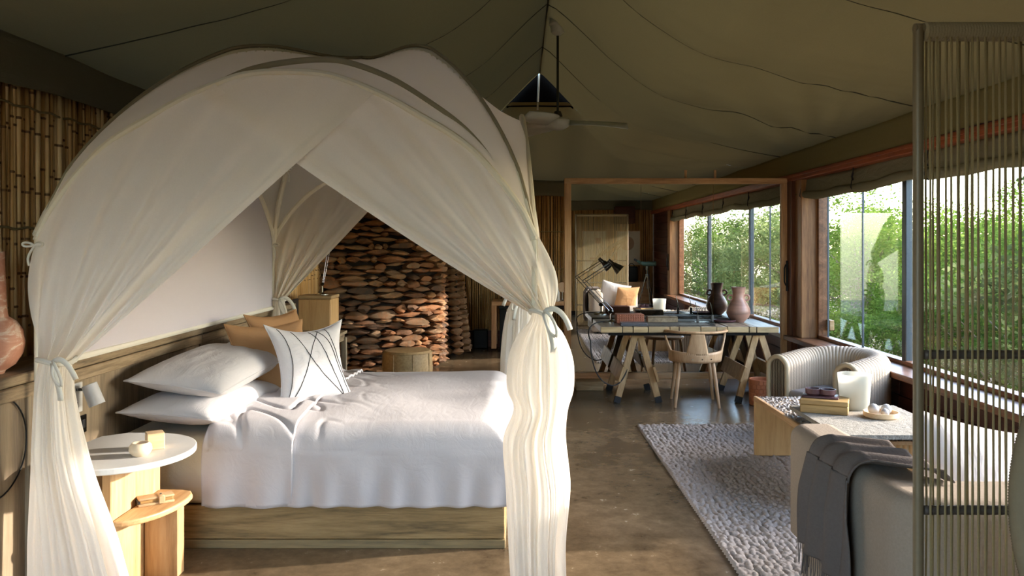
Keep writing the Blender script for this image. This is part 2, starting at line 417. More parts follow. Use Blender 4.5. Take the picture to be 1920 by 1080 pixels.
def sinterp(tab, x):
    """smooth (Catmull-Rom) table lookup"""
    n = len(tab)
    if x <= tab[0][0]: return tab[0][1]
    if x >= tab[-1][0]: return tab[-1][1]
    for i in range(n - 1):
        if x <= tab[i + 1][0]:
            x0, y0 = tab[i]; x1, y1 = tab[i + 1]
            ym = tab[i - 1] if i > 0 else (2 * x0 - x1, 2 * y0 - y1); yp = tab[i + 2] if i + 2 < n else (2 * x1 - x0, 2 * y1 - y0)
            m0 = (y1 - ym[1]) / (x1 - ym[0]) * (x1 - x0); m1 = (yp[1] - y0) / (yp[0] - x0) * (x1 - x0)
            k = (x - x0) / (x1 - x0)
            return (2 * k ** 3 - 3 * k * k + 1) * y0 + (k ** 3 - 2 * k * k + k) * m0 + (-2 * k ** 3 + 3 * k * k) * y1 + (k ** 3 - k * k) * m1
def nz3(x, y, z): return mnoise.noise(Vector((x, y, z)))
def bez(p0, p1, p2, p3, n):
    out = []
    for i in range(n + 1):
        k = i / n; out.append(tuple((1 - k) ** 3 * a + 3 * k * (1 - k) ** 2 * b + 3 * k * k * (1 - k) * c_ + k ** 3 * d for a, b, c_, d in zip(p0, p1, p2, p3)))
    return out

# ------------------------------------------------------------------ the room
XL, XR, YB, YF, XC = -2.37, 2.85, -0.30, 12.0, 0.25
struct(MB().box(XL - .1, 3.15, YB - .1, YF + .1, -.12, 0).build('floor', M['floor']))
# ceiling of sagging canvas
PROF = [(0, 3.66), (.05, 3.53), (.135, 3.29), (.227, 3.05), (.37, 2.80), (.5, 2.70), (.64, 2.61), (.8, 2.53), (1, 2.45)]
RIBS = [1.0, 2.55, 4.1, 5.65, 7.2, 8.75]
def ceil_side(x, y):
    tt = abs(x - XC) / (2.62); z = sinterp(PROF, min(tt, 1))
    k = max(0.0, min(1, tt)); env = sin(pi * min(k, 1) ** .8)
    ph = (y - 1.0) / 1.55
    z += .075 * env * (1 - abs(sin(pi * ph)) * 1.6)
    if x > XC:   # drapes drawn together towards the right eave
        q = (y - 8.9) / (0.35 + 2.4 * (1 - k))
        z += .045 * env * sin(q * 7.5) * exp(-((y - 8.3) / 2.2) ** 2)
    z += .030 * env * nz3(x * 1.3, y * 1.0, 3) + .008 * env * nz3(x * 5, y * 2.2, 4) + .030 * env * max(0, k - .25) * nz3(x * 1.6, y * 8, 6) + .02 * env * (1 - k) * nz3(x * 2, y * 5, 8)
    return z
def ceil_end(x, y, inner, outer, zi=3.29, zo=2.45):
    k = max(0, min(1, (y - inner) / (outer - inner))); return zo + (zi - zo) * ((1 - k) ** 1.5) + .02 * sin(x * 9) * k * (1 - k) * 4
YV = 10.1
def ceilz(x, y):
    z = ceil_side(x, y)
    if y > YV: z = min(z, ceil_end(x, y, YV, YF))
    if y < 1.5: z = min(z, ceil_end(x, y, 1.5, YB))
    return z
cm = MB()
cm.grid(lambda u, v: (XL - .02 + (XR + .04 - XL) * u, 1.5 + (YV - 1.5) * v, ceil_side(XL - .02 + (XR + .04 - XL) * u, 1.5 + (YV - 1.5) * v)), 110, 150)
cm.grid(lambda u, v: (XL - .02 + (XR + .04 - XL) * u, YV + (YF + .05 - YV) * v, ceilz(XL - .02 + (XR + .04 - XL) * u, YV + .0001 + (YF + .05 - YV) * v)), 90, 36)
cm.grid(lambda u, v: (XL - .02 + (XR + .04 - XL) * u, 1.5 + (YB - .05 - 1.5) * v, ceilz(XL - .02 + (XR + .04 - XL) * u, 1.4999 + (YB - .05 - 1.5) * v)), 90, 36)
ceil = struct(cm.build('ceiling', M['canvas'], smooth=2))
for y in RIBS:   # stitched seams
    MB().tube([(XL + (XR - XL) * i / 60, y, ceil_side(XL + (XR - XL) * i / 60, y) - .004) for i in range(61)], .0045, 5).build('seam', M['seam'], ceil)
MB().tube([(XC, 1.5 + i * (YV - 1.5) / 20, ceil_side(XC, 1.5 + i * (YV - 1.5) / 20) - .005) for i in range(21)], .012, 6).build('ridge_seam', M['seam'], ceil)
xs = [-.36 + .72 * i / 12 for i in range(13)]
vm = MB(); xs = [-.42 + .84 * i / 24 for i in range(25)]
def rag(x): return min(ceil_side(XC + x, YV), 3.27 + .02 * cos(x * 14)) - .01 if abs(x) < .5 else ceil_side(XC + x, YV) - .12
vm.add([(XC + x, YV + .05, min(ceil_end(XC + x, YV + .05, YV, YF), ceil_side(XC + x, YV)) - .02) for x in xs] + [(XC + x, YV + .05, ceil_side(XC + x, YV) + .10) for x in xs], [(i, i + 1, 26 + i, 25 + i) for i in range(24)])
vm.grid(lambda u, v: (XC - .42 + .84 * u, YV + .02 + .5 * v, ceil_side(XC - .42 + .84 * u, YV) + .05), 24, 2)  # opaque hood added over the vent to block the sky
struct(vm.build('vent_netting', M['gauze'], ceil))
MB().tube([(XC - .03, YV + .02, 3.2), (XC - .01, YV + .02, 3.68)], .012, 8).build('ridge_pole', M['fan'], ceil)
# valance cloths
def valance(name, pts, z0, z1, mat):
    m_ = MB(); L = len(pts) - 1
    def fn(u, v):
        k = u * L; i = min(int(k), L - 1); f_ = k - i; x = pts[i][0] * (1 - f_) + pts[i + 1][0] * f_; y = pts[i][1] * (1 - f_) + pts[i + 1][1] * f_
        return (x + .012 * nz3(y * 2, x * 2, v), y + .012 * nz3(x * 2, y, 5), z0 + (z1 - z0) * v + (.02 * nz3(x * 1.5, y * 1.5, 0) if v < .5 else 0))
    m_.grid(fn, 120, 4); return struct(m_.build(name, mat, smooth=2, solid=.006))
valance('trim_1', [(XL + .06, YB), (XL + .06, YF)], 2.235, 2.50, M['canvas_dark'])
valance('trim_2', [(XL, YF - .08), (XR, YF - .08)], 2.22, 2.47, M['canvas_dark'])
valance('trim_3', [(XR - .03, YB), (XR - .03, YF)], 2.235, 2.49, M['canvas'])
valance('trim_4', [(XL, YB + .08), (XR, YB + .08)], 2.25, 2.47, M['canvas_dark'])

# reed walls -----------------------------------------------------------------
def reed_mesh(h, seed):
    rr = random.Random(seed); m_ = MB(); n = 9; pts = []; rs = []; z = 0; lean = rr.uniform(-.006, .006)
    k = rr.uniform(.1, .3); nodes = []
    while z < h:
        nodes.append(z); z += rr.uniform(.17, .30)
    zz = [0]; rad = [.0112]
    for q in nodes:
        if q > .02 and q < h - .02: zz += [q - .006, q, q + .006]; rad += [.0108, .0132, .0108]
    zz.append(h); rad.append(.010)
    m_.tube([(lean * (z_ / h) + .002 * sin(z_ * 4 + seed), .002 * cos(z_ * 3 + seed), z_) for z_ in zz], rad, 7); return m_
def reeds_stuff(name, x0, y0, x1, y1, z0, z1, step=.026, layers=1):
    m_ = MB(); L = hypot(x1 - x0, y1 - y0); n = int(L / step); rr = random.Random(n)
    for i in range(n):
        k = (i + .5) / n; x = x0 + (x1 - x0) * k + rr.uniform(-.005, .005); y = y0 + (y1 - y0) * k + rr.uniform(-.005, .005); r = rr.uniform(.009, .014)
        zz = [z0]; 
        q = z0 + rr.uniform(.05, .25); rad = [r]
        while q < z1 - .05: zz += [q - .007, q, q + .007]; rad += [r * .95, r * 1.18, r * .95]; q += rr.uniform(.2, .32)
        zz.append(z1 + rr.uniform(-.02, .02)); rad.append(r)
        m_.tube([(x, y, z_) for z_ in zz], rad, 5, cap=False)
    return m_
t = NT('reed bundle'); v = t.coords((38, 38, 2.2)); nzv = t.noise(v, 1.0, 3, .5)
t.pbr(t.ramp(nzv, [(.28, '#835c2e'), (.45, '#b08349'), (.6, '#cca266'), (.8, '#dcb980')]), .5, 0, None, .4); M['reeds'] = t.m
wl = struct(MB().box(XL - .08, XL - .02, YB, YF, 0, 2.6).build('wall_left', M['mortar']))
protos = [reed_mesh(1.34, s).build('reed', [M['reed'], M['reed_node']], wl, smooth=2, local=True) for s in range(6)]
for o in protos:
    for p in o.data.polygons:
        zs_ = [o.data.vertices[i].co.z for i in p.vertices]
        if max(zs_) - min(zs_) < .008 and len(p.vertices) == 4: p.material_index = 1
rr = random.Random(3); first = set(); cnt = 0
for a, b in ((2.75, 5.3), (7.2, 9.6)):
    y = a
    while y < b:
        i = rr.randrange(6)
        if i not in first: o = protos[i]; first.add(i)
        else: o = protos[i].copy(); C.objects.link(o); o.parent = wl
        o.location = (XL + rr.uniform(-.004, .010), y, .94); o.scale = (rr.uniform(1.05, 1.5),) * 2 + (1,)
        o.rotation_euler = (rr.uniform(-.006, .006), rr.uniform(-.004, .004), rr.uniform(0, 6)); y += rr.uniform(.019, .029); cnt += 1
for a, b, nm in ((YB, 2.75, 'reeds'), (5.3, 7.2, 'reeds'), (9.6, YF, 'reeds')):
    o = reeds_stuff(nm, XL, a, XL, b, .94, 2.29).build('reeds', M['reeds'], wl, smooth=2); o['kind'] = 'stuff'
for z in (1.58, 2.155):
    MB().tube([(XL + .022, 2.7 + i * .05, z + .006 * sin(i * 1.7) + (z - 1.5) * .0) for i in range(140)], .006, 5).build('rope', M['rope'], wl)
wf = struct(MB().box(XL - .1, 3.15, YF + .03, YF + .09, 0, 2.6).build('wall_far', M['mortar']))
o = reeds_stuff('reeds', XL, YF, XR, YF, .24, 2.28).build('reeds', M['reeds'], wf, smooth=2); o['kind'] = 'stuff'
for z in (1.15, 1.7): MB().tube([(XL, YF - .02, z), (XR, YF - .02, z)], .006, 5).build('rope', M['rope'], wf)
struct(MB().box(XL, XR, YF - .06, YF + .02, 0, .24).build('baseboard_far', M['redwood_x']))
wb = struct(MB().box(.80, 3.15, YB - .12, YB - .05, 0, 2.6).box(XL - .1, .80, YB - .12, YB - .05, 2.28, 2.6).box(-.35, .80, YB - .12, YB - .05, 0, 2.3).box(XL - .1, -2.15, YB - .12, YB - .05, 0, 2.6).build('wall_back', M['mortar']))
o = reeds_stuff('reeds', -.30, YB, XR, YB, .1, 2.28).build('reeds', M['reeds'], wb, smooth=2); o['kind'] = 'stuff'
# unseen doorway added to let soft front light in; timber frame and added deck
struct(MB().rbox(-2.15, -2.07, YB - .13, YB - .03, 0, 2.27, .005, 1).rbox(-.40, -.32, YB - .13, YB - .03, 0, 2.27, .005, 1).rbox(-2.15, -.32, YB - .13, YB - .03, 2.20, 2.28, .005, 1).build('added_doorway', M['post']))
struct(MB().box(-4.5, 3.2, -5.5, YB - .10, -.14, -.03).build('added_deck_floor', M['deck']))

# right wall: planks, sill, posts, beam -------------------------------------
wr = struct(MB().box(XR + .06, 3.12, YB, YF, 0, .50).box(XR + .06, 3.12, YB, 1.62, .5, 2.6).box(XR + .06, 3.12, YB, YF, 2.05, 2.6).box(XR + .06, 3.12, 11.4, YF, .5, 2.6).build('wall_right', M['redwood_y']))
pl = [MB().rbox(XR + .012, XR + .06, y0 + .003, y1 - .003, 0, .118, .004, 1).build('plank', M['redwood_y'], wr) for y0, y1 in ((YB, 2.9), (2.9, 6.1), (6.1, 9.0), (9.0, YF))]
for k in range(4):
    for p in pl:
        q = p if k == 0 else p.copy()
        if k: C.objects.link(q)
        q.location = (.002 * (k % 2), 0, .004 + .123 * k)
cp = MB().rbox(XR + .012, XR + .06, YB, 1.62, 0, .14, .004, 1).build('plank', M['redwood_y'], wr); cp.location = (0, 0, .5)
for k in range(1, 12):
    q = cp.copy(); C.objects.link(q); q.location = (.002 * (k % 2), 0, .5 + .145 * k)
struct(MB().rbox(2.76, 3.08, 1.5, 8.60, .515, .562, .006, 1).build('trim_5', M['sill']))
struct(MB().rbox(2.79, 3.08, 8.60, 11.5, .515, .562, .006, 1).build('trim_6', M['sill']))
struct(MB().rbox(2.80, 2.94, YB, YF, 2.165, 2.235, .006, 1).rbox(2.79, 2.82, YB, YF, 2.20, 2.222, .003, 1).build('trim_7', M['beam']))
struct(MB().rbox(2.83, 3.06, 1.50, 1.72, .56, 2.17, .006, 1).build('post', M['post'])) 
struct(MB().rbox(2.84, 3.06, 8.16, 8.34, .56, 2.17, .006, 1).build('post', M['post']))
struct(MB().rbox(2.80, 3.06, 8.34, 8.80, 0, 2.17, .006, 1).build('post', M['postdark']))
# black strap latches on the posts
for y in (8.45, 1.6):
    l_ = MB().rbox(2.785 if y > 5 else 2.815, 2.80 if y > 5 else 2.83, y - .02, y + .02, 1.02, 1.34, .005, 2)
    l_.tube([(2.78 if y > 5 else 2.81, y, 1.08), (2.765 if y > 5 else 2.795, y, 1.12), (2.765 if y > 5 else 2.795, y, 1.26), (2.78 if y > 5 else 2.81, y, 1.3)], .007, 6)
    tag(l_.build('door_latch', M['blackmetal'], origin=(2.8, y, 1.02)), 'black iron pull latch on the dark post beside the mirror' if y > 5 else 'black iron pull latch on the post seen reflected in the mirror', 'latch')
def window(i, ya, yb, mull, edges, za=.56, zb=2.06):
    wn = bpy.data.objects.new(f'window_{i}', None); C.objects.link(wn); wn.location = (3.05, (ya + yb) / 2, za); wn['kind'] = 'structure'
    MB().rbox(3.0, 3.09, ya, ya + .05, za, zb, .004, 1).rbox(3.0, 3.09, yb - .04, yb, za, zb, .004, 1).rbox(3.0, 3.09, ya, yb, zb - .04, zb, .004, 1).rbox(3.0, 3.09, ya, yb, za, za + .035, .004, 1).build('frame', M['sill'], wn)
    for y in mull:
        MB().rbox(3.02, 3.075, y - .035, y + .035, za + .03, zb - .03, .005, 1).build('mullion', M['alu'], wn)
    for y in edges: MB().box(3.035, 3.052, y - .006, y + .006, za + .03, zb - .03).build('glass_edge', M['alu'], wn)
    ys = sorted([ya + .04, yb - .04] + mull + edges)
    for a, b in zip(ys, ys[1:]):
        MB().box(3.038, 3.044, a, b, za + .03, zb - .03).build('pane', M['pane'], wn)
window(1, 1.72, 8.16, [4.0, 6.36], [7.17, 7.98])
window(2, 8.80, 11.4, [10.1], [9.5])
# rolled canvas blinds
def blind(ya, yb, label):
    b = thing('roller_blind', label, 'blind', (2.9, (ya + yb) / 2, 1.95), group=None)
    MB().grid(lambda u, v: (2.90 - .02 * v + .012 * nz3(u * 9, v * 2, 1), ya + (yb - ya) * u, 2.18 - .19 * v - .012 * sin(u * 17)), 60, 5).build('cloth', M['canvas_roll'], b, smooth=2, solid=.006)
    MB().tube([(2.88, ya - .03 + (yb - ya + .06) * i / 40, 2.0 - .010 * sin(i * .9) - .012 * sin(i / 40 * 17)) for i in range(41)], [.040 + .005 * sin(i * 1.9) for i in range(41)], 12).build('roll', M['canvas_roll'], b, smooth=2)
    n = max(2, int((yb - ya) / 1.3))
    for i in range(n + 1):
        y = ya + .12 + (yb - ya - .24) * i / n
        MB().tube([(2.855, y, 2.18), (2.845, y, 2.08), (2.835, y + .01, 2.0), (2.86, y, 1.955)], .005, 5).tube([(2.85, y, 2.12), (2.85, y + .02, 2.09), (2.845, y - .01, 2.06)], .009, 5).build('strap', M['rubber'], b)
blind(1.75, 8.30, 'long rolled khaki canvas blind above the big window')
blind(8.84, 11.4, 'rolled khaki canvas blind above the window behind the mirror')

# ------------------------------------------------------------------ stone wall
SCX, SCY, SR = -2.27, 11.52, 2.0
def spt(a, z, off=0): return (SCX + (SR + off) * sin(a), SCY - (SR + off) * cos(a), z)
A0, A1, SH = radians(-4), radians(40), 2.55
prof = [spt(A0 + (A1 - A0) * i / 30, 0, -.06)[:2] for i in range(31)]
ex, ey = prof[-1]
prof2 = prof + [(ex - .03, ey + .16), (ex - .10, ey + .30), (ex - .3, ey + .36), (XL + .0, ey + .36), (XL, prof[0][1])]
ws = struct(MB().prism(prof2, 0, SH).build('wall_stone', M['mortar']))
def stone_proto(seed):
    rr = random.Random(seed); n = 10; m_ = MB(); out = []; pw = rr.uniform(1.5, 3.2); sk = rr.uniform(-.25, .25)
    for i in range(n):
        a = 2 * pi * (i + rr.uniform(-.28, .28)) / n; x = cos(a); t_ = 1 - abs(x) ** pw
        zz = (1 if sin(a) > 0 else -1) * max(t_, .12 if abs(x) < .97 else .03) * rr.uniform(.72, 1.1) * (1 + sk * x)
        out.append((.54 * x * rr.uniform(.92, 1.05), .55 * zz + .08 * sk * x))
    ring = [(x, 0.06, z) for x, z in out]; r2 = [(x * 1.0, -.35, z * 1.0) for x, z in out]
    r3 = [(x * .84 + rr.uniform(-.05, .05), -.85 + rr.uniform(-.22, .12), z * .66 + rr.uniform(-.09, .09)) for x, z in out]
    vs = ring + r2 + r3 + [(rr.uniform(-.1, .1), -1.0, rr.uniform(-.1, .1))]
    fs = []
    for i in range(n):
        j = (i + 1) % n; fs += [(i, j, n + j, n + i), (n + i, n + j, 2 * n + j, 2 * n + i), (2 * n + i, 2 * n + j, 3 * n)]
    return m_.add(vs, fs)
sp = [stone_proto(s).build('stone', M['stone'], ws, smooth=True, local=True, thr=50) for s in range(10)]
rr = random.Random(5); used = set(); rows = []
z = 0.0; stones = []
while z < 2.5:
    h = rr.uniform(.062, .092); a = A0 + rr.uniform(-.02, .0)
    while a < A1 - .01:
        wd = rr.uniform(.13, .34) * (1 if rr.random() < .75 else .5); da = wd / SR
        if a + da > A1 + .02: da = A1 + .02 - a; wd = da * SR
        if wd > .04: stones.append((a + da / 2, z + h / 2 + rr.uniform(-.018, .018), wd * 1.12, h * rr.choice((.75, 1.0, 1.15, 1.35))))
        a += da
    z += h * .93
# rounded right end of the wall
def endpt(k):  # k 0..1 around the end
    th = k * pi * .55; cx, cy = ex - .19 * cos(A1) * .3, ey + .19
    d = (cos(A1 * .2 - .2), 0)
    return (ex - .10 + .13 * sin(th + .75), ey + .10 - .13 * cos(th + .75), th + .75)
stuff_st = []
stones.sort(key=lambda s: -(s[2] * s[3]) if s[1] < 2.15 else 1)
def put(o, x, y, z_, yaw, wd, h, dep):
    o.location = (x, y, z_); o.rotation_euler = (rr.uniform(-.06, .06), rr.uniform(-.07, .07), yaw + rr.uniform(-.05, .05)); o.scale = (wd * 1.0, dep, h * 1.0)
k = 0
for a, z_, wd, h in stones:
    x, y, _ = spt(a, 0, -.05); dep = rr.uniform(.06, .13)
    if k < 262:
        i = rr.randrange(10)
        if i not in used: o = sp[i]; used.add(i)
        else: o = sp[i].copy(); C.objects.link(o); o.parent = ws
        put(o, x, y, z_, a, wd, h, dep); k += 1
    else: stuff_st.append((x, y, z_, a, wd, h, dep))
zz = .04
while zz < 2.5:
    h = rr.uniform(.06, .09)
    for q in (.12, .75):
        x, y, th = endpt(q); wd = rr.uniform(.12, .2)
        if k < 298 and q < .5 and zz < 1.9:
            o = sp[rr.randrange(10)].copy(); C.objects.link(o); o.parent = ws; put(o, x, y, zz + h / 2, th, wd, h, .09); k += 1
        else: stuff_st.append((x, y, zz + h / 2, th, wd, h, .09))
    zz += h * .93
sm = MB()
def stone_into(m_, st):
    x, y, z_, yaw, wd, h, dep = st; p = stone_proto(rr.randrange(1000)); mt = Matrix.Translation((x, y, z_)) @ Matrix.Rotation(yaw, 4, 'Z') @ Matrix.Diagonal((wd, dep, h, 1))
    m_.add([tuple(mt @ Vector(v_)) for v_ in p.v], p.f)
for st in stuff_st: stone_into(sm, st)
o = sm.build('stonework', M['stone'], ws, smooth=True, thr=50); o['kind'] = 'stuff'
# second stone buttress further back, wider at the foot
bt = struct(MB().prism([(-1.2, 10.95), (-.86, 10.95), (-.86, 11.5), (-1.2, 11.5)], 0, 2.5).build('wall_buttress', M['mortar']))
sm = MB(); zz = .03
while zz < 2.45:
    h = rr.uniform(.06, .1); fl = .10 * max(0, 1 - zz / .9)
    for x in (-1.1, -.93): stone_into(sm, (x + fl, 10.96 - fl, zz + h / 2, 0, rr.uniform(.16, .22), h * 1.1, .1))
    for y in (11.1, 11.3): stone_into(sm, (-.87 + fl, y, zz + h / 2, pi / 2, rr.uniform(.16, .24), h * 1.1, .1))
    zz += h * .95
o = sm.build('stonework', M['stone'], bt, smooth=True, thr=50); o['kind'] = 'stuff'

# ------------------------------------------------------------------ headboard with ledge
hb = thing('headboard', 'long weathered oak headboard wall with a ledge behind the bed', 'headboard', (-2.2, 5.0, 0))
for ya, yb in ((2.3, 3.40), (3.44, 5.20), (5.22, 7.34)):
    MB().rbox(-2.10, -2.065, ya, yb, .02, .885, .004, 1).build('panel', M['oak_grey_z'], hb)
MB().rbox(-2.105, -2.05, 3.37, 3.47, .02, .885, .004, 1).build('batten', M['oak_grey_z'], hb)
for ya, yb in ((2.3, 5.20), (5.21, 7.34)):
    MB().rbox(-2.11, -2.045, ya, yb, .868, .925, .005, 1).build('rail', M['oak_grey_y'], hb)
    MB().rbox(-2.34, -2.035, ya, yb, .932, .975, .006, 1).build('ledge', M['oak_grey_y'], hb)
MB().rbox(-2.34, -2.06, 7.30, 7.338, .02, .93, .004, 1).build('end_panel', M['oak_grey_z'], hb)
tag(MB().tube([(-2.055, 3.165 + .20 * cos(a), .70 + .20 * sin(a)) for a in [2 * pi * i / 48 for i in range(48)]], .0035, 6, closed=True).build('wall_ring', M['blackmetal'], origin=(-2.055, 3.165, .5)), 'thin black wire ring fixed to the oak panel under the clay vase', 'ring')

# clay vase on the ledge
vz = thing('vase', 'round salmon clay vase with tall wide neck on the headboard ledge', 'vase', (-2.17, 3.30, .975))
MB().lathe([(.0, .0), (.055, .0), (.06, .012), (.095, .035), (.122, .08), (.130, .125), (.122, .175), (.098, .212), (.070, .232), (.066, .25), (.062, .33), (.058, .42), (.057, .50), (.052, .50), (.056, .33), (.058, .25), (0, .2)], n=40).build('body', M['vase_swirl'], vz, smooth=True, local=True)
MB().tube([(.03 + .0, -.075 + .028 * cos(a), .262 + .028 * sin(a)) for a in [2 * pi * i / 20 for i in range(20)]], .010, 8, closed=True).build('handle', M['vase_swirl'], vz, smooth=True, local=True)

# ------------------------------------------------------------------ bed
bed = thing('bed', 'low timber platform bed with a cream fitted mattress', 'bed', (-1.05, 4.95, 0))
MB().rbox(-2.04, -.075, 4.0, 4.04, .045, .205, .004, 1).rbox(-2.04, -.075, 5.86, 5.90, .045, .205, .004, 1).rbox(-.115, -.075, 4.04, 5.86, .045, .205, .004, 1).rbox(-2.0, -.12, 4.04, 5.86, .17, .20, .004, 1).build('base', M['bedwood'], bed)
MB().rbox(-2.04, -.072, 3.996, 4.03, 0, .043, .003, 1).rbox(-.10, -.072, 4.03, 5.87, 0, .043, .003, 1).rbox(-2.04, -.072, 5.87, 5.904, 0, .043, .003, 1).build('skirting', M['bedstrip'], bed)
MB().rbox(-2.035, -.085, 3.994, 4.0, .196, .212, .002, 1).build('top_edge', M['bedwood'], bed)
MB().rbox(-2.03, -.15, 4.01, 5.89, .208, .548, .05, 4).build('mattress', M['sheet'], bed, smooth=True)

def dv_fn(X0, X1, Y0, Y1, zt, zb_, r, nseed, crown=.03, foot=True):
    W = (Y1 - Y0) / 2; YC = (Y0 + Y1) / 2; D = zt - zb_
    def drop(s, Wh):
        s_ = abs(s); fl = Wh - r
        if s_ < fl: return s_, 0.0
        q = s_ - fl; arc = r * pi / 2
        if q < arc: a = q / r; return fl + r * sin(a), r * (1 - cos(a))
        return Wh + .015 * (q - arc) / D, r + (q - arc)
    tot = W - r + r * pi / 2 + (D - r)
    xl = X1 - X0; totx = xl - r + r * pi / 2 + (D - r)
    def fn(u, v):
        s = (2 * v - 1) * tot; yy, dy = drop(s, W); y = YC + yy * (1 if s > 0 else -1)
        if foot: xx, dx = drop(u * totx, xl); 
        else: xx, dx = u * xl, 0
        x = X0 + xx; d = max(dy, dx)
        dd = min(d, D); z = zt - dd + crown * (1 - (yy / W) ** 2) * (1 - d / D if d < D else 0) * min(1, u * 5 + .3)
        k = 1 if d < r else .6
        n1 = nz3(x * 1.8, y * 1.5, nseed) * .016 + nz3(x * 4, y * 2.5, nseed + 3) * .004
        # creases running out from the pillows
        cr = abs(nz3((x + y * .6) * 7, (y - x * .5) * 2.2, nseed + 8)); n1 += -.014 * max(0, .16 - cr) / .16 * exp(-((x + 1.35) / .33) ** 2)
        if d < r * .8: z += n1 * 1.25
        else:
            side = nz3(x * 5, z * 3, nseed + 5) * .014 + .010 * sin(x * 38 + 3 * nz3(x * 3, 0, 2)) * max(0, (d - .16)) / .16
            if dy >= dx: y += side * (1 if s > 0 else -1) - .03 * (dy / D) ** 2 * (1 if s > 0 else -1) * 0
            else: x += side
        return (x, y, z)
    return fn
dv = thing('duvet', 'white cotton duvet spread over the bed with creases near the pillows', 'duvet', (-.8, 4.95, .2))
MB().grid(dv_fn(-1.55, -.055, 3.985, 5.915,   .585, .212, .14, 4, .035), 170, 190).build('cover', M['duvet'], dv, smooth=2, solid=.012)
fold = dv_fn(-1.575, -1.13, 3.975, 5.925, .60, .214, .14, 9, .035, foot=False)
MB().grid(lambda u, v: (lambda p: (p[0] + .01 * sin(p[1] * 5), p[1], p[2] + .004))(fold(u, v)), 70, 190).build('turned_hem', M['duvet'], dv, smooth=2, solid=.014)

# pillows ------------------------------------------------------------------
def pillow_fn(w_, l_, th, seed, pinch=.07, sag=0.0):
    def fn(u, v, side):
        a = 2 * u - 1; b = 2 * v - 1
        x = w_ / 2 * a * (1 - pinch * (1 - b * b)); y = l_ / 2 * b * (1 - pinch * (1 - a * a))
        e = max(0, (1 - a ** 4)) ** .55 * max(0, (1 - b ** 4)) ** .55 * (1 - .25 * (a * a + b * b) / 2)
        cr = .5 + .5 * nz3(a * 2 + seed, b * 2, side); wr_ = abs(nz3(a * 3.5 + seed * 3, b * 3.5, 2)) 
        z = side * th / 2 * e * (1 - .13 * cr) - .03 * th * max(0, .25 - wr_) / .25 * e * side
        z += sag * (a * a + b * b) * .5
        return (x, y, z)
    return fn
def pillow_mesh(w_, l_, th, seed, n=34, pinch=.07, sag=0):
    f = pillow_fn(w_, l_, th, seed, pinch, sag); m_ = MB()
    # denser near the rim
    g_ = lambda k: .5 - .5 * cos(pi * k)
    m_.grid(lambda u, v: f(g_(u), g_(v), 1), n, n); m_.grid(lambda u, v: f(g_(u), g_(v), -1), n, n)
    return m_, f
def piping(f, r=.004):
    pts = []
    for k in range(24): pts.append(f(k / 24, 0, 1))
    for k in range(24): pts.append(f(1, k / 24, 1))
    for k in range(24): pts.append(f(1 - k / 24, 1, 1))
    for k in range(24): pts.append(f(0, 1 - k / 24, 1))
    return MB().tube(pts, r, 6, closed=True)
def put_pillow(name, label, cat, size, loc, eul, mat, seed, group=None, pinch=.07, sag=0, pip=None):
    o = thing(name, label, cat, loc, 0, group); o.rotation_euler = eul
    m_, f = pillow_mesh(*size, seed, pinch=pinch, sag=sag)
    m_.build('case', mat, o, smooth=2, local=True); piping(f, .0045).build('seam_edge', pip or mat, o, smooth=2, local=True)
    return o, f
d2 = radians
GP = 'white bed pillows'
put_pillow('pillow', 'white cotton pillow lying lowest of the near stack by the headboard', 'pillow', (.50, .96, .19), (-1.70, 4.46, .655), (d2(0), d2(3), d2(-7)), M['pillow_w'], 1, GP)
put_pillow('pillow', 'white cotton pillow on top of the near stack by the headboard', 'pillow', (.50, .98, .20), (-1.70, 4.52, .815), (d2(3), d2(7), d2(-4)), M['pillow_w'], 2, GP)
put_pillow('pillow', 'white pillow mostly hidden behind the front tan cushion', 'pillow', (.50, .72, .18), (-1.72, 5.42, .66), (0, d2(3), d2(4)), M['pillow_w'], 3, GP)
put_pillow('pillow', 'white pillow lying topmost of the far stack behind the patterned cushion', 'pillow', (.50, .70, .18), (-1.72, 5.46, .80), (0, d2(5), d2(2)), M['pillow_w'], 4, GP)
GT = 'tan square cushions on the bed'
put_pillow('cushion', 'square tan linen cushion standing in front of its darker twin', 'cushion', (.50, .50, .17), (-1.50, 4.86, .80), (d2(0), d2(70), d2(-48)), M['tan'], 6, GT, pinch=.15)
put_pillow('cushion', 'tan cushion peeking up behind the other tan cushion', 'cushion', (.50, .50, .17), (-1.56, 5.32, .83), (d2(0), d2(66), d2(-24)), M['tan'], 7, GT, pinch=.15)
wc, wf_ = put_pillow('cushion', 'white cushion stitched with curving black lines at the front of the bed', 'cushion', (.52, .50, .17), (-1.22, 4.72, .80), (d2(0), d2(70), d2(-48)), M['pillow_w'], 8, None, pinch=.24)
for pts in ([(0.02, .28), (.35, .34), (.7, .55), (.98, .86)], [(.02, .5), (.3, .66), (.6, .76), (.98, .84)], [(.03, .62), (.3, .42), (.7, .30), (.98, .12)], [(.02, .72), (.3, .84), (.6, .93), (.8, .99)], [(.02, .12), (.3, .16), (.6, .12), (.98, .07)], [(.02, .60), (.25, .80), (.55, .90), (.97, .93)]):
    b4 = bez(*[(p[0], p[1], 0) for p in pts], 24)
    MB().tube([(lambda q: (q[0], q[1], q[2] + .0015))(wf_(p[0], p[1], 1)) for p in b4], .0022, 4).build('stitched_line', M['ink'], wc, local=True)

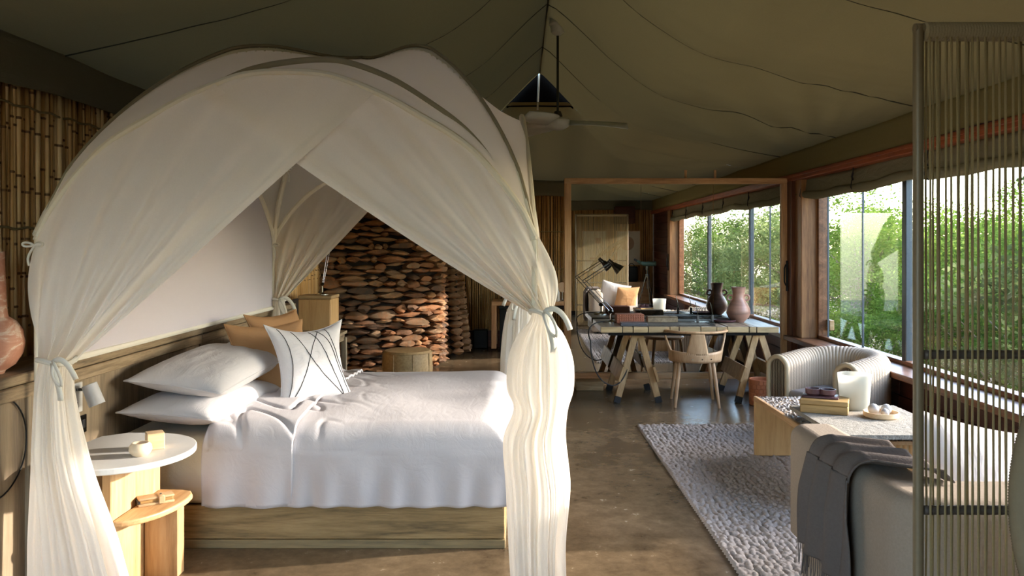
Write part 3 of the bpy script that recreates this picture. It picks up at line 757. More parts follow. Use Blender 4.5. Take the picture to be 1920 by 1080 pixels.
# ------------------------------------------------------------------ canopy over the bed
AT = [(0, 1), (.1, .995), (.2, .97), (.385, .86), (.53, .74), (.72, .56), (.85, .36), (.93, .2), (.975, .09), (1, 0)]
DT = [(0, 1.54), (.03, 1.68), (.07, 1.83), (.177, 2.07), (.32, 2.30), (.487, 2.49), (.66, 2.625), (.82, 2.67), (1, 2.645)]
CX, CY, HX, HY, ZJ, ZA = -.97, 4.95, 1.03, 1.60, 1.54, .68
def arch(side, s):
    a = sinterp(AT, abs(s)); z = ZJ + ZA * a
    if side == 'near': return (CX + HX * s, CY - HY - .03 * a * 0, z)
    if side == 'far': return (CX + HX * s, CY + HY, z)
    if side == 'left': return (CX - HX + .02 * a, CY + HY * s, z)
    return (CX + HX - .05 * a, CY + HY * s, z + .04 * a)
def dome(p, q):
    r = max(abs(p), abs(q), 1e-6); s_ = (q if abs(p) >= abs(q) else p) / r
    D = sinterp(DT, 1 - r); ax = 2.645 - .435 * r - .03 * sin(pi * r); a = sinterp(AT, abs(s_))
    z = D + (ax - D) * (a if r > .5 else a * (r / .5) + (1 - r / .5) * 1)
    return (CX + HX * p - (.05 * a if p > .999 else 0), CY + HY * q, z)
cn = thing('bed_canopy', 'arched tent canopy of linen and sheer curtains around the bed', 'canopy', (CX, CY, 0))
MB().grid(lambda u, v: dome(2 * u - 1, 2 * v - 1), 64, 64).build('roof', M['linen_roof'], cn, smooth=2)
for (p, q) in ((-1, -1), (1, -1), (-1, 1), (1, 1)):
    MB().tube([(CX + HX * p, CY + HY * q, .0), (CX + HX * p, CY + HY * q, ZJ)], .013, 10).build('post', M['canerod'], cn, smooth=True)
for sd_ in ('near', 'far', 'left', 'right'):
    MB().tube([arch(sd_, -1 + 2 * i / 48) for i in range(49)], .015 if sd_ in ('near', 'right') else .021, 8).build('arch', M['canerod'], cn, smooth=True)
for sg in (1, -1):
    MB().tube([(lambda d: (d[0], d[1], d[2] - .022))(dome(k, sg * k)) for k in [-1 + 2 * i / 60 for i in range(61)]], .020, 8).build('diagonal_rod', M['canerod'], cn, smooth=True)
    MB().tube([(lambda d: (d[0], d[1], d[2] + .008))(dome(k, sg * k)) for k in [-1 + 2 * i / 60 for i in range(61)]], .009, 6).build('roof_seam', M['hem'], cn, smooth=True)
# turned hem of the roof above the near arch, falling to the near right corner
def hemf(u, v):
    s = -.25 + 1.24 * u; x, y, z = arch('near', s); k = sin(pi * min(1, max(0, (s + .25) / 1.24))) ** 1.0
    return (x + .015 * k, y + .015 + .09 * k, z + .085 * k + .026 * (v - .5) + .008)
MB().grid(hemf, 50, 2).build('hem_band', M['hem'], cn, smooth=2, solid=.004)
# linen backing on the headboard side
def back(u, v):
    s = -1 + 2 * u; x, y, z = arch('left', s); return (x - .004, y, 1.0 + (z - 1.0) * v)
MB().grid(back, 60, 24).build('linen_back', M['linen_grey'], cn, smooth=2)
MB().tube([(-1.995, CY - HY, .995), (-1.995, CY + HY, .995)], .016, 8).build('linen_hem_rod', M['ribbon'], cn, smooth=True)

NYP = 150
def panel(side, s0, s1, tie, spread, sag, seed, axis, outw, bulge=0.0):
    """sheer panel hanging from an arch and gathered at a tie"""
    rr_ = random.Random(seed); ph = [rr_.uniform(0, 6) for _ in range(4)]
    nor = (0, 1) if axis == 'x' else (1, 0)
    def fn(u, v):
        s = s0 + (s1 - s0) * u; T = Vector(arch(side, s)); B = Vector(tie) + Vector(((spread * (u - .5)) if axis == 'x' else 0, (spread * (u - .5)) if axis == 'y' else 0, .0))
        k = v; P = T.lerp(B, k)
        L = (T - B).length
        sg_ = sag * L * 4 * k * (1 - k)
        P.z -= sg_ * .55; 
        if axis == 'x': P.x += outw * sg_ * .35 + outw * bulge * (1 - u) * sin(pi * k)
        else: P.y += outw * sg_ * .35 + outw * bulge * (1 - u) * sin(pi * k)
        amp = (.008 + .026 * k ** .9) * min(1, 12 * k + .25)
        w_ = sin(2 * pi * 4.3 * u + ph[0] + 1.2 * sin(2.2 * k + ph[1])) + .5 * sin(2 * pi * 8.3 * u + ph[2] + 1.5 * k) * (.4 + .6 * k) + .3 * sin(2 * pi * 17 * u + ph[3]) * k * k
        if u > .97: w_ *= .5
        d = amp * w_ * .8 + .02 * nz3(u * 3, k * 2, seed)
        P.x += nor[0] * d; P.y += nor[1] * d
        return tuple(P)
    edge = MB().grid(lambda u, v: tuple(a + b for a, b in zip(fn(.945 + .055 * u, v), (nor[0] * .004, -nor[1] * .004 - (.004 if axis == 'x' else 0), 0))), 8, 50)
    edge.build('curtain_hem', M['sheer'], cn, smooth=2)
    return MB().grid(fn, NYP, 60)
TNL, TNR, TFL, TFR = (-1.818, CY - HY - .17, 1.045), (.085, CY - HY, 1.222), (-1.95, CY + HY, 1.06), (.02, CY + HY, 1.10)
panel('near', -1, .36, TNL, .13, .00, 1, 'x', -1, .05).build('curtain', M['sheer'], cn, smooth=2)
panel('near', 1, -.36, TNR, -.10, .05, 2, 'x', 1, .05).build('curtain', M['sheer'], cn, smooth=2)
panel('far', -1, .14, TFL, .08, .03, 3, 'x', -1, .02).build('curtain', M['sheer'], cn, smooth=2)
panel('far', 1, -.14, TFR, -.08, .04, 4, 'x', 1, .02).build('curtain', M['sheer'], cn, smooth=2)
panel('right', -1, .10, (.085, CY - HY + .02, 1.222), .08, .04, 5, 'y', -1, .02).build('curtain', M['sheer'], cn, smooth=2)
panel('right', 1, -.10, (.04, CY + HY - .02, 1.10), -.08, .04, 6, 'y', 1, .02).build('curtain', M['sheer'], cn, smooth=2)
def bundle(tab, yc, dep, ztop, seed, zb_=.012, fold=9):
    """gathered cloth below a tie; tab: z -> (x0, x1)"""
    t0 = [(z_, a) for z_, a, b in tab]; t1 = [(z_, b) for z_, a, b in tab]; rr_ = random.Random(seed); ph = [rr_.uniform(0, 6) for _ in range(5)]
    def fn(u, v):
        z = ztop + (zb_ - ztop) * v; x0, x1 = sinterp(t0[::-1], z), sinterp(t1[::-1], z); th = 2 * pi * u
        hw, xc = (x1 - x0) / 2, (x0 + x1) / 2; q = min(1, v * 9 + .25)
        k = 1 + q * (.16 * sin(fold * th + ph[0] + 1.5 * sin(v * 2 + ph[1])) + .09 * sin((fold * 2 + 1) * th + ph[2]) + .05 * sin(31 * th + ph[3]) + .08 * nz3(cos(th) * 1.5, sin(th) * 1.5, v * 3 + seed))
        k = min(k, 1.22)
        dp = dep[0] + (dep[1] - dep[0]) * min(1, v * 3)
        return (xc + hw * cos(th) * (k * .93), yc + dp * sin(th) * k, z)
    return MB().grid(fn, 220, 60, closed=True)
bundle([(1.045, -1.885, -1.76), (.97, -1.888, -1.76), (.90, -1.89, -1.757), (.63, -1.893, -1.705), (.35, -1.90, -1.61), (.2, -1.90, -1.565), (.0, -1.91, -1.50)], CY - HY - .18, (.05, .10), 1.045, 3, fold=6).build('curtain_fall', M['sheer'], cn, smooth=2)
bundle([(1.222, .05, .12), (1.19, .04, .135), (1.12, -.01, .175), (1.02, -.045, .205), (.9, -.045, .205), (.82, -.015, .185), (.70, -.055, .175), (.5, -.045, .20), (.25, -.035, .185), (0, -.02, .19)], CY - HY, (.045, .12), 1.222, 8, fold=6).build('curtain_fall', M['sheer'], cn, smooth=2)
bundle([(1.06, -1.99, -1.91), (.9, -2.0, -1.89), (.5, -2.02, -1.86), (0, -2.03, -1.84)], CY + HY, (.04, .07), 1.06, 5).build('curtain_fall', M['sheer'], cn, smooth=2)
bundle([(1.10, -.03, .06), (.95, -.10, .10), (.6, -.14, .12), (0, -.14, .12)], CY + HY, (.045, .09), 1.10, 6).build('curtain_fall', M['sheer'], cn, smooth=2)
def ribbon(path, wd, m_=None):
    m_ = m_ or MB(); pts = [Vector(p) for p in path]
    vs = []
    for i, p in enumerate(pts):
        d = (pts[min(i + 1, len(pts) - 1)] - pts[max(i - 1, 0)]).normalized(); a = d.cross(Vector((0, -1, 0)));
        a = a.normalized() if a.length > 1e-4 else Vector((1, 0, 0)); vs += [p + a * wd / 2, p - a * wd / 2]
    n = len(pts); m_.add(vs, [(2 * i, 2 * i + 1, 2 * i + 3, 2 * i + 2) for i in range(n - 1)]); return m_
def tie_at(c, rx, ry, s=1.0, dir_=1, mat='ribbon'):
    x, y, z = c
    MB().tube([(x + rx * cos(a), y + ry * sin(a), z + .008 * sin(2 * a)) for a in [2 * pi * i / 28 for i in range(28)]], .010, 8, closed=True).build('tie', M[mat], cn, smooth=True)
    yf = y - ry - .012; m_ = MB(); kx = x + dir_ * rx * .35
    ribbon(bez((kx, yf, z), (kx + dir_ * .05 * s, yf - .02, z + .06 * s), (kx + dir_ * .11 * s, yf - .02, z - .01), (kx + dir_ * .13 * s, yf - .01, z - .085 * s), 10), .028 * s, m_)
    ribbon(bez((kx, yf, z), (kx + dir_ * .01 * s, yf - .03, z + .03), (kx + dir_ * .085 * s, yf - .03, z - .09 * s), (kx + dir_ * .055 * s, yf - .015, z - .12 * s), 10), .016 * s, m_)
    ribbon(bez((kx + dir_ * .055 * s, yf - .015, z - .12 * s), (kx + dir_ * .02 * s, yf - .02, z - .10 * s), (kx, yf - .02, z - .04), (kx, yf, z), 8), .016 * s, m_)
    ribbon(bez((kx, yf, z), (kx + dir_ * .01, yf - .015, z - .06 * s), (kx + dir_ * .05 * s, yf - .01, z - .13 * s), (kx + dir_ * .045 * s, yf - .005, z - .20 * s), 10), .030 * s, m_)
    m_.build('bow', M[mat], cn, smooth=2, solid=.004)
tie_at((-1.818, CY - HY - .18, 1.048), .070, .055, .72, 1)
tie_at((.085, CY - HY, 1.225), .042, .048, .8, 1)
tie_at((-1.95, CY + HY, 1.06), .05, .05, 1.0, 1)
tie_at((.015, CY + HY, 1.10), .055, .05, 1.0, -1)
# small bows where the rods meet
for (x, y, z, s) in ((CX - HX, CY + HY, 1.50, .9), (-1.975, CY + HY * .66, ZJ + .68 * .60, .8), (CX - HX * .80, CY + HY * .80, 2.10 - .02, .8), (CX - .1, CY + HY, 2.17, .7), (CX - HX, CY - HY, 1.5, .7)):
    m_ = MB(); m_.tube([(x + .02 * cos(a), y + .02 * sin(a), z) for a in [2 * pi * i / 12 for i in range(12)]], .005, 6, closed=True)
    for d in (-1, 1):
        m_.tube(bez((x, y - .02, z), (x + d * .07 * s, y - .04, z + .05 * s), (x + d * .09 * s, y - .04, z - .03 * s), (x, y - .02, z), 10), .0055, 5)
        m_.tube(bez((x, y - .02, z), (x + d * .02, y - .03, z - .04), (x + d * .03, y - .03, z - .07 * s), (x + d * .02, y - .025, z - .12 * s), 6), .0055, 5)
    m_.build('small_bow', M['ribbon'], cn, smooth=True)

# ------------------------------------------------------------------ bedside tables
def nightstand(loc, mir, label):
    o = thing('nightstand', label, 'nightstand', loc, 0, None)
    f = mir  # +1: shelf wing towards the camera side (-y)
    top = [(-.29, -.335)] ; n = 40
    out = []
    for i in range(n + 1):
        a = -pi / 2 + pi * i / n; out.append((.305 * cos(a), .325 * sin(a)))
    out += [(-.13, .325), (-.22, .25), (-.235, 0.1), (-.235, -.1), (-.22, -.25), (-.13, -.325)]
    MB().prism(out, .573, .600).build('table_top', M['white_lam'], o, local=True, bevel=.005)
    MB().rbox(.015, .055, -.20 * 1, .26, 0, .572, .004, 1).build('support_panel', M['oak_z'], o, local=True)
    MB().rbox(-.26, .015, .07, .105, 0, .572, .004, 1).build('rear_panel', M['oak_z'], o, local=True)
    sh = [(.057 + .19 * sin(pi / 2 * i / 14), (.12 - .33 * cos(pi / 2 * i / 14))) for i in range(15)] + [(.240, .18), (.215, .225), (.17, .245), (.057, .25)]
    MB().prism(sh, .325, .352).build('shelf', M['oak_y'], o, local=True, bevel=.008)
    MB().rbox(.057, .21, .09, .16, 0, .324, .004, 1).build('block', M['oak_z'], o, local=True)
    return o
nsd = nightstand((-1.755, 3.56, 0), 1, 'oak nightstand with white rounded top nearest the camera, bowl and block on it')
n2_ = dup(nsd, loc=(-1.755, 6.34, 0), label='oak nightstand with white rounded top on the far side of the bed')
MB()
bowl = tag(MB().lathe([(0, 0), (.028, 0), (.038, .008), (.047, .026), (.044, .044), (.034, .056), (.030, .056), (.036, .040), (.034, .018), (0, .012)], (0, 0, 0), 32).build('cup', M['ceramic_cup'], smooth=True), 'small rounded sand-coloured cup on the near white table top', 'cup')
bowl.location = (-1.625, 3.46, .600)
bx_ = tag(MB().rbox(-.036, .036, -.036, .036, 0, .072, .003, 1).build('candle_block', M['palewood']), 'small pale square block beside the cup on the nightstand', 'block')
bx_.location = (-1.62, 3.585, .600); bx_.rotation_euler = (0, 0, radians(32))
# leather folder on the shelf
wl_ = thing('glasses_case', 'tan leather folding case with a strap on the oak shelf', 'case', (-1.625, 3.60, .352), radians(35))
MB().rbox(-.075, .075, -.032, .032, 0, .012, .004, 2).rbox(-.073, .075, -.032, .03, .026, .036, .004, 2).build('cover', M['leather_tan'], wl_, local=True, smooth=True)
MB().rbox(-.068, .07, -.027, .026, .011, .027, .003, 1).build('pages', M['boxwood'], wl_, local=True)
MB().rbox(.008, .034, -.036, .026, .030, .040, .004, 2).rbox(.008, .034, -.039, -.033, .003, .038, .003, 1).build('strap', M['leather_tan'], wl_, local=True, smooth=True)
MB().lathe([(0, .0402), (.005, .0402), (.004, .043), (0, .0435)], (.02, -.012, 0), 12).build('stud', M['gunmetal'], wl_, local=True)
MB().rbox(-.077, -.062, -.026, .024, .008, .026, .003, 1).build('clasp_end', M['dark_plug'], wl_, local=True)

# sconces
def sconce(y, z, label, px=-2.062):
    o = thing('wall_lamp', label, 'lamp', (px, y, z), 0, 'bedside reading lamps')
    MB().rbox(0, .006, -.045, .05, -.075, .065, .003, 1).build('plate', M['white_plastic'], o, local=True)
    MB().rbox(.006, .009, -.003, .003, -.04, -.022, .001, 1).build('switch', M['dark_plug'], o, local=True)
    MB().tube([(.006, .0, .035), (.045, 0, .035)], .007, 8).lathe([(0, 0), (.011, 0), (.011, .012), (0, .012)], (.012, 0, .03), 12).build('arm', M['gunmetal'], o, local=True, smooth=True)
    a, b = Vector((.062, 0, .06)), Vector((.100, 0, -.035))
    MB().tube([a, a.lerp(b, .02), b], [.030, .034, .036], 24, cap=False).tube([b, a.lerp(b, .1)], [.034, .031], 24, cap=False).tube([a, a + (b - a) * .01], [.030, .030], 24).build('shade', M['grey_metal'], o, local=True, smooth=True)
    return o
sconce(3.75, .795, 'grey cylinder reading lamp on a square wall plate beside the near curtain')
sconce(6.32, .86, 'grey cylinder reading lamp on the headboard by the far curtain')
so_ = thing('power_socket', 'brushed steel wall socket below the near reading lamp', 'socket', (-2.064, 3.79, .66))
MB().rbox(0, .006, -.045, .05, -.045, .04, .003, 1).build('plate', M['gunmetal'], so_, local=True)
MB().rbox(.006, .009, -.028, -.004, -.014, .016, .002, 1).build('white_plug', M['white_plastic'], so_, local=True)
MB().rbox(.006, .010, .006, .032, -.020, .020, .006, 2).build('dark_plug', M['dark_plug'], so_, local=True)

# ------------------------------------------------------------------ beyond the bed
cb = thing('pedestal_cabinet', 'tall honey oak cabinet standing before the stone wall', 'cabinet', (-2.04, 8.2, 0))
MB().rbox(-2.20, -1.875, 8.02, 8.36, 0, .965, .004, 1).build('body', M['oak_cab'], cb)
MB().rbox(-2.205, -1.87, 8.01, 8.365, .968, 1.0, .004, 1).build('top', M['oak_x'], cb)
MB().rbox(-2.195, -1.882, 8.004, 8.02, .03, .96, .003, 1).build('door', M['oak_cab'], cb)
ct = thing('console_table', 'grey oak console table beyond the bed against the headboard wall', 'table', (-1.95, 7.6, 0))
MB().rbox(-2.3, -1.70, 7.40, 7.95, .635, .665, .004, 1).build('top', M['oak_grey_y'], ct)
MB().rbox(-2.28, -1.72, 7.42, 7.93, .57, .63, .004, 1).build('apron', M['oak_grey_y'], ct)
for x, y in ((-1.725, 7.43), (-1.725, 7.92), (-2.26, 7.43), (-2.26, 7.92)):
    MB().rbox(x - .025, x + .025, y - .025, y + .025, 0, .60, .004, 1).build('leg', M['oak_grey_z'], ct)
def task_lamp(loc, label, pts, head_dir, s=1.0, name='desk_lamp', mats=('steel', 'gunmetal')):
    o = thing(name, label, 'lamp', loc)
    b, e, h = [Vector(p) for p in pts]; st, gm = M[mats[0]], M[mats[1]]
    MB().lathe([(0, 0), (.085 * s, 0), (.085 * s, .012 * s), (.03 * s, .02 * s), (.012 * s, .03 * s), (.012 * s, b.z - .01), (0, b.z)], (b.x, b.y, 0), 28).build('base', st, o, smooth=True, local=True)
    MB().lathe([(0, -.018 * s), (.02 * s, -.018 * s), (.028 * s, 0), (.02 * s, .018 * s), (0, .018 * s)], (b.x, b.y, b.z + .01), 16).build('joint', gm, o, smooth=True, local=True)
    off = Vector((0, .012 * s, 0)); m_ = MB()
    for sg in (-1, 1): m_.tube([b + off * sg, e + off * sg], .0045 * s, 6)
    m_.tube([b + Vector((.02 * s, 0, .03 * s)), e + Vector((.03 * s, 0, .01))], .004 * s, 6); m_.build('lower_arm', st, o, smooth=True, local=True)
    m_ = MB()
    for sg in (-1, 1): m_.tube([e + off * sg, h + off * sg], .0045 * s, 6)
    m_.tube([e + Vector((.02 * s, 0, -.02 * s)), h + Vector((0, 0, -.03 * s))], .004 * s, 6); m_.build('upper_arm', st, o, smooth=True, local=True)
    m_ = MB()
    for k in range(2):
        q0 = b.lerp(e, .05) + Vector((.012 * k, 0, .012)); q1 = b.lerp(e, .3) + Vector((.012 * k, 0, .012)); d = q1 - q0; pts_ = []
        for i in range(60):
            a = i * 1.1; pts_.append(q0 + d * (i / 59) + Vector((.006 * cos(a), .006 * sin(a), 0)) * s)
        m_.tube(pts_, .0015 * s, 4)
    m_.build('spring', gm, o, local=True)
    d = Vector(head_dir).normalized(); q = h
    MB().tube([q - d * .03 * s, q + d * .03 * s, q + d * .04 * s, q + d * .125 * s], [.020 * s, .022 * s, .028 * s, .056 * s], 24, cap=False).tube([q - d * .032 * s, q - d * .03 * s], [.012 * s, .022 * s], 16).tube([q + d * .124 * s, q + d * .04 * s], [.053 * s, .026 * s], 24, cap=False).build('shade', gm, o, smooth=True, local=True)
    return o
task_lamp((-2.0, 8.17, 1.0), 'small polished jointed lamp on the oak cabinet by the stone wall', ((0, 0, .10), (.06, -.05, .42), (-.16, 0, .62)), (-.6, 0, -.7), .8)
pf = thing('leather_pouf', 'round worn tan leather pouf in front of the stone wall', 'pouf', (-1.20, 8.62, 0))
MB().lathe([(0, 0), (.24, 0), (.262, .02), (.268, .2), (.262, .36), (.24, .385), (.0, .40)], (0, 0, 0), 48).build('body', M['leather_pouf'], pf, smooth=True, local=True)
MB().tube([(.262 * cos(a), .262 * sin(a), .365) for a in [2 * pi * i / 48 for i in range(48)]], .006, 6, closed=True).build('top_seam', M['leather_pouf'], pf, smooth=True, local=True)
for a in (200, 245, 290, 335): MB().tube([(.268 * cos(radians(a)), .268 * sin(radians(a)), z_) for z_ in (.02, .2, .36)], .004, 5).build('side_seam', M['leather_pouf'], pf, local=True)
# vanity at the far wall
vn = thing('vanity_table', 'timber-topped washstand with black legs before the far reed wall', 'table', (.3, 11.5, 0))
MB().rbox(-.40, 2.2, 11.25, 11.85, .66, .715, .005, 1).build('top', M['mframe_x'], vn)
MB().rbox(-.40, -.33, 11.25, 11.32, .06, .66, .004, 1).rbox(-.40, -.33, 11.78, 11.85, .06, .66, .004, 1).build('timber_leg', M['mframe_z'], vn)
for x in (-.24, 1.0, 2.1): MB().rbox(x - .045, x + .045, 11.36, 11.70, 0, .64, .004, 1).build('leg', M['blackmetal'], vn)
MB().rbox(-.3, 2.1, 11.30, 11.80, .61, .655, .004, 1).build('frame', M['blackmetal'], vn)
for x, r_, h_, mt_, lb in ((-.17, .05, .17, 'clear_glass', 'clear glass tumbler at the left end of the washstand'), (.36, .035, .13, 'plum', 'dark slim bottle on the washstand right of the curtain'), (.53, .03, .19, 'paper', 'tall ivory bottle on the washstand near the mirror frame')):
    tag(MB().lathe([(0, 0), (r_, 0), (r_ * 1.02, h_ * .6), (r_ * .5, h_ * .8), (r_ * .42, h_), (0, h_)] if mt_ != 'clear_glass' else [(0, 0), (r_, 0), (r_ * 1.1, h_), (r_ * 1.0, h_), (r_ * .9, .01), (0, .01)], (0, 0, 0), 20).build('bottle' if mt_ != 'clear_glass' else 'tumbler', M[mt_], smooth=True), lb, 'bottle' if mt_ != 'clear_glass' else 'glass').location = (x, 11.42, .715)
tag(MB().rbox(-.12, .12, -.09, .09, 0, .12, .01, 2).build('storage_box', M['white_lam'], smooth=True), 'pale box on the washstand behind the bed curtain', 'box').location = (.02, 11.5, .715)
tag(MB().rbox(-.11, .11, -.06, .06, 0, .035, .004, 1).build('folded_towel', M['paper'], smooth=True), 'flat white folded towel on the washstand near the mirror', 'towel').location = (.43, 11.33, .715)
tm = thing('table_mirror', 'small round shaving mirror on the washstand', 'mirror', (.60, 11.5, .715))
MB().lathe([(0, 0), (.05, 0), (.045, .012), (.008, .02), (.008, .12), (0, .12)], n=20).build('stand', M['steel'], tm, local=True, smooth=True)
MB().tube([(0, -.01, .19), (0, .01, .19)], .07, 28).build('disc', M['steel'], tm, local=True, smooth=True)
tag(MB().rbox(-.68, -.47, 11.74, 11.92, .06, .33, .01, 2).build('storage_crate', M['blackmetal'], origin=(-.57, 11.83, .06)), 'small black box low against the far reed wall', 'box').location.z = .0

# ------------------------------------------------------------------ ceiling fan
fn_ = thing('ceiling_fan', 'three-bladed grey ceiling fan on a long rod under the tent ridge', 'fan', (.355, 7.6, 2.62))
MB().lathe([(0, 1.04), (.035, 1.04), (.075, 1.0), (.085, .955), (.06, .93), (.07, .94), (.06, .88), (.02, .85), (0, .85)][::-1], n=28).build('ceiling_cup', M['fan'], fn_, local=True, smooth=True)
MB().tube([(0, 0, .1), (0, 0, .88)], .012, 10).build('rod', M['gunmetal'], fn_, local=True, smooth=True)
MB().lathe([(0, .14), (.03, .14), (.045, .10), (.04, .07), (.0, .07)][::-1], n=20).build('collar', M['gunmetal'], fn_, local=True, smooth=True)
MB().lathe([(0, -.035), (.06, -.03), (.10, -.005), (.115, .02), (.115, .055), (.09, .075), (.03, .08), (0, .08)], n=36).build('motor', M['fan'], fn_, local=True, smooth=True)
for ang in (2, 122, 242):
    a = radians(ang); m_ = MB(); n = 14; vs = []
    for i in range(n + 1):
        k = i / n; r_ = .10 + .56 * k; wd = .062 + .045 * sin(pi * min(1, k * 1.15) ** .7); wd *= (1 if k < .93 else .7); drop = .0 - .03 * k * k
        for sg in (-1, 1): vs.append((r_ * cos(a) - sg * wd * sin(a), r_ * sin(a) + sg * wd * cos(a),   .035 + drop + sg * .034))
    m_.add(vs, [(2 * i, 2 * i + 1, 2 * i + 3, 2 * i + 2) for i in range(n)]); m_.build('blade', M['fan'], fn_, local=True, smooth=2, solid=.008)

# ------------------------------------------------------------------ big standing mirror
mr = thing('mirror', 'huge timber-framed standing mirror of three panes behind the desk', 'mirror', (1.65, 8.5, 0))
x0, x1, z0, z1 = .465, 2.815, .10, 2.205
MB().rbox(x0, x0 + .072, 8.47, 8.56, z0, z1, .005, 1).build('frame_upright', M['mframe_z'], mr)
MB().rbox(x1 - .072, x1, 8.47, 8.56, z0, z1, .005, 1).build('frame_upright', M['mframe_z'], mr)
MB().rbox(x0, x1, 8.468, 8.562, z1 - .06, z1, .005, 1).build('frame_rail', M['mframe_x'], mr)
MB().rbox(x0, x1, 8.468, 8.562, z0, z0 + .065, .005, 1).build('frame_rail', M['mframe_x'], mr)
xs = [x0 + .07, 1.272, 2.032, x1 - .07]
for a, b in zip(xs, xs[1:]): MB().box(a + .002, b - .002, 8.50, 8.506, z0 + .06, z1 - .055).build('mirror_pane', M['mirror'], mr)
MB().box(x0 + .03, x1 - .03, 8.51, 8.55, z0 + .02, z1 - .02).build('backing', M['mframe_x'], mr)
for x in (1.75, 2.06): MB().tube([(x, 8.53, z1 - .01), (x, 8.53, z1 + .09)], .014, 8).build('top_peg', M['mframe_z'], mr)
for x in (.72, 2.60):
    tag(MB().rbox(-.14, .14, -.13, .10, 0, .099, .005, 1).rbox(-.145, .145, -.14, -.13, .05, .095, .002, 1).build('timber_block', M['oak_x']), 'low timber block under the left foot of the mirror frame' if x < 1 else 'low timber block under the right foot of the mirror frame', 'block').location = (x, 8.47, 0)

# ------------------------------------------------------------------ desk on trestles
dk = thing('desk', 'long plank-topped desk on two pine trestles before the mirror', 'desk', (1.6, 8.0, 0))
px = [.757, .965, 1.065, 1.207, 1.410, 1.497, 1.700, 1.850, 1.953, 2.157, 2.226, 2.437]
for a, b in zip(px, px[1:]):
    y0_ = 7.60 + R.uniform(-.004, .004)
    m_ = MB().rbox(a + .0025, b - .0025, y0_, 8.42, .677, .733 + R.uniform(-.002, .002), .004, 1); m_.build('plank', M['desk'], dk)
    MB().rbox(a + .004, b - .004, y0_ - .003, y0_ + .001, .680, .730, .001, 1).build('plank_end', M['desk_end'], dk)
MB().rbox(.84, 2.36, 7.66, 8.36, .645, .676, .004, 1).build('metal_frame', M['blackmetal'], dk)
def trestle(xc, la, ra):
    for yy, fl in ((7.80, -.10), (8.28, .10)):
        for sx, dx in ((-1, la), (1, ra)):
            top = (xc + sx * .022, yy, .645); foot = (xc + sx * dx, yy + fl, 0.0)
            q = tuple(a + (b - a) * .91 for a, b in zip(top, foot))
            MB().bar(top, q, .058, .042, (0, 1, 0)).build('trestle_leg', M['trestle'], dk)
            MB().bar(q, foot, .060, .044, (0, 1, 0)).build('rubber_foot', M['rubber'], dk)
    MB().rbox(xc - .05, xc + .05, 7.72, 8.36, .60, .645, .004, 1).build('trestle_rail', M['trestle'], dk)
    for sx, dx in ((-1, la), (1, ra)):
        k = .62; xx = xc + sx * (.022 + (dx - .022) * k) + sx * .030; zc = .645 * (1 - k) + .03
        nrm = atan2(.645, dx)
        m_ = MB().rbox(xx - .012, xx + .012, 7.66, 8.42, zc - .075, zc + .075, .003, 1, rot=((xx, 8, zc), Matrix.Rotation(-sx * (pi / 2 - nrm), 3, 'Y')))
        m_.build('side_board', M['trestle'], dk)
        for y in (7.76, 8.30):
            for dz in (-.03, .035): MB().lathe([(0, 0), (.011, 0), (.008, .006), (0, .007)], n=8).build('bolt', M['gunmetal'], dk, local=True)
            for o in list(dk.children)[-2:]:
                o.rotation_euler = (0, sx * pi / 2, 0); o.location = (xx + sx * .013 - 1.6, y - 8.0, zc + (.03 if o == dk.children[-1] else -.035))
trestle(1.135, .215, .19); trestle(2.30, .225, .20)
# desk lamp and its cable
lamp = task_lamp((.90, 8.02, .733), 'tall jointed polished desk lamp at the left end of the desk', ((0, 0, .10), (-.285, -.03, .415), (.0, 0, .60)), (.75, -.1, -.66), 1.0)
MB().tube(bez((.87, 8.0, .745), (.70, 7.95, .76), (.62, 7.72, .70), (.665, 7.62, .60), 14) + bez((.665, 7.62, .60), (.66, 7.55, .40), (.72, 7.6, .20), (.88, 7.66, .17), 16)[1:] + bez((.88, 7.66, .17), (1.0, 7.7, .17), (1.05, 7.75, .35), (1.1, 7.80, .60), 14)[1:], .006, 6).build('cable', M['rubber'], lamp)
def put(o, loc, rz=0): o.location = loc; o.rotation_euler = (0, 0, rz); return o
bxw = thing('leather_box', 'woven brick-red leather box beside the desk lamp', 'box', (1.08, 7.99, .733))
MB().rbox(-.135, .135, -.09, .09, 0, .092, .008, 2).build('body', M['leather_weave'], bxw, local=True, smooth=True)
m_ = MB()
for i in range(12):
    for j in range(4):
        x = -.125 + i * .0228; z = .010 + j * .0215; m_.rbox(x - .009, x + .009, -.0945, -.088, z, z + .017, .003, 1)
o = m_.build('woven_strips', M['leather_weave'], bxw, local=True); 
bk = tag(MB().rbox(-.13, .13, -.085, .085, 0, .012, .003, 1).rbox(-.125, .125, -.08, .08, .012, .026, .003, 1).build('magazine', M['book_cover']), 'two flat dark magazines at the front edge of the desk', 'magazine'); put(bk, (1.09, 7.75, .735), radians(-4))
wb_ = tag(MB().rbox(-.15, .15, -.07, .07, 0, .045, .003, 1).rbox(-.148, .148, -.068, .068, .047, .056, .003, 1).build('pencil_box', M['oak_grey_y']), 'long weathered wooden box on the desk right of the red box', 'box'); put(wb_, (1.42, 8.10, .735))
for i, (x, y, rz, lb) in enumerate(((1.50, 7.82, 0, 'large grey desk pad flat at the front of the desk behind the chair'), (1.80, 8.22, 0, 'grey desk pad lying close to the mirror'))):
    pd = thing('desk_pad', lb, 'desk pad', (x, y, .735), rz)
    MB().rbox(-.36, .36, -.14, .14, 0, .006, .002, 1).build('pad', M['mat_grey'], pd, local=True)
    for sx in (-1, 1): MB().rbox(sx * .34 - .02, sx * .34 + .02, -.142, .142, .0055, .010, .002, 1).build('side_band', M['blackmetal'], pd, local=True)
st_ = thing('picture_stand', 'thin bent metal stand with two rods on the desk', 'stand', (1.83, 8.0, .735))
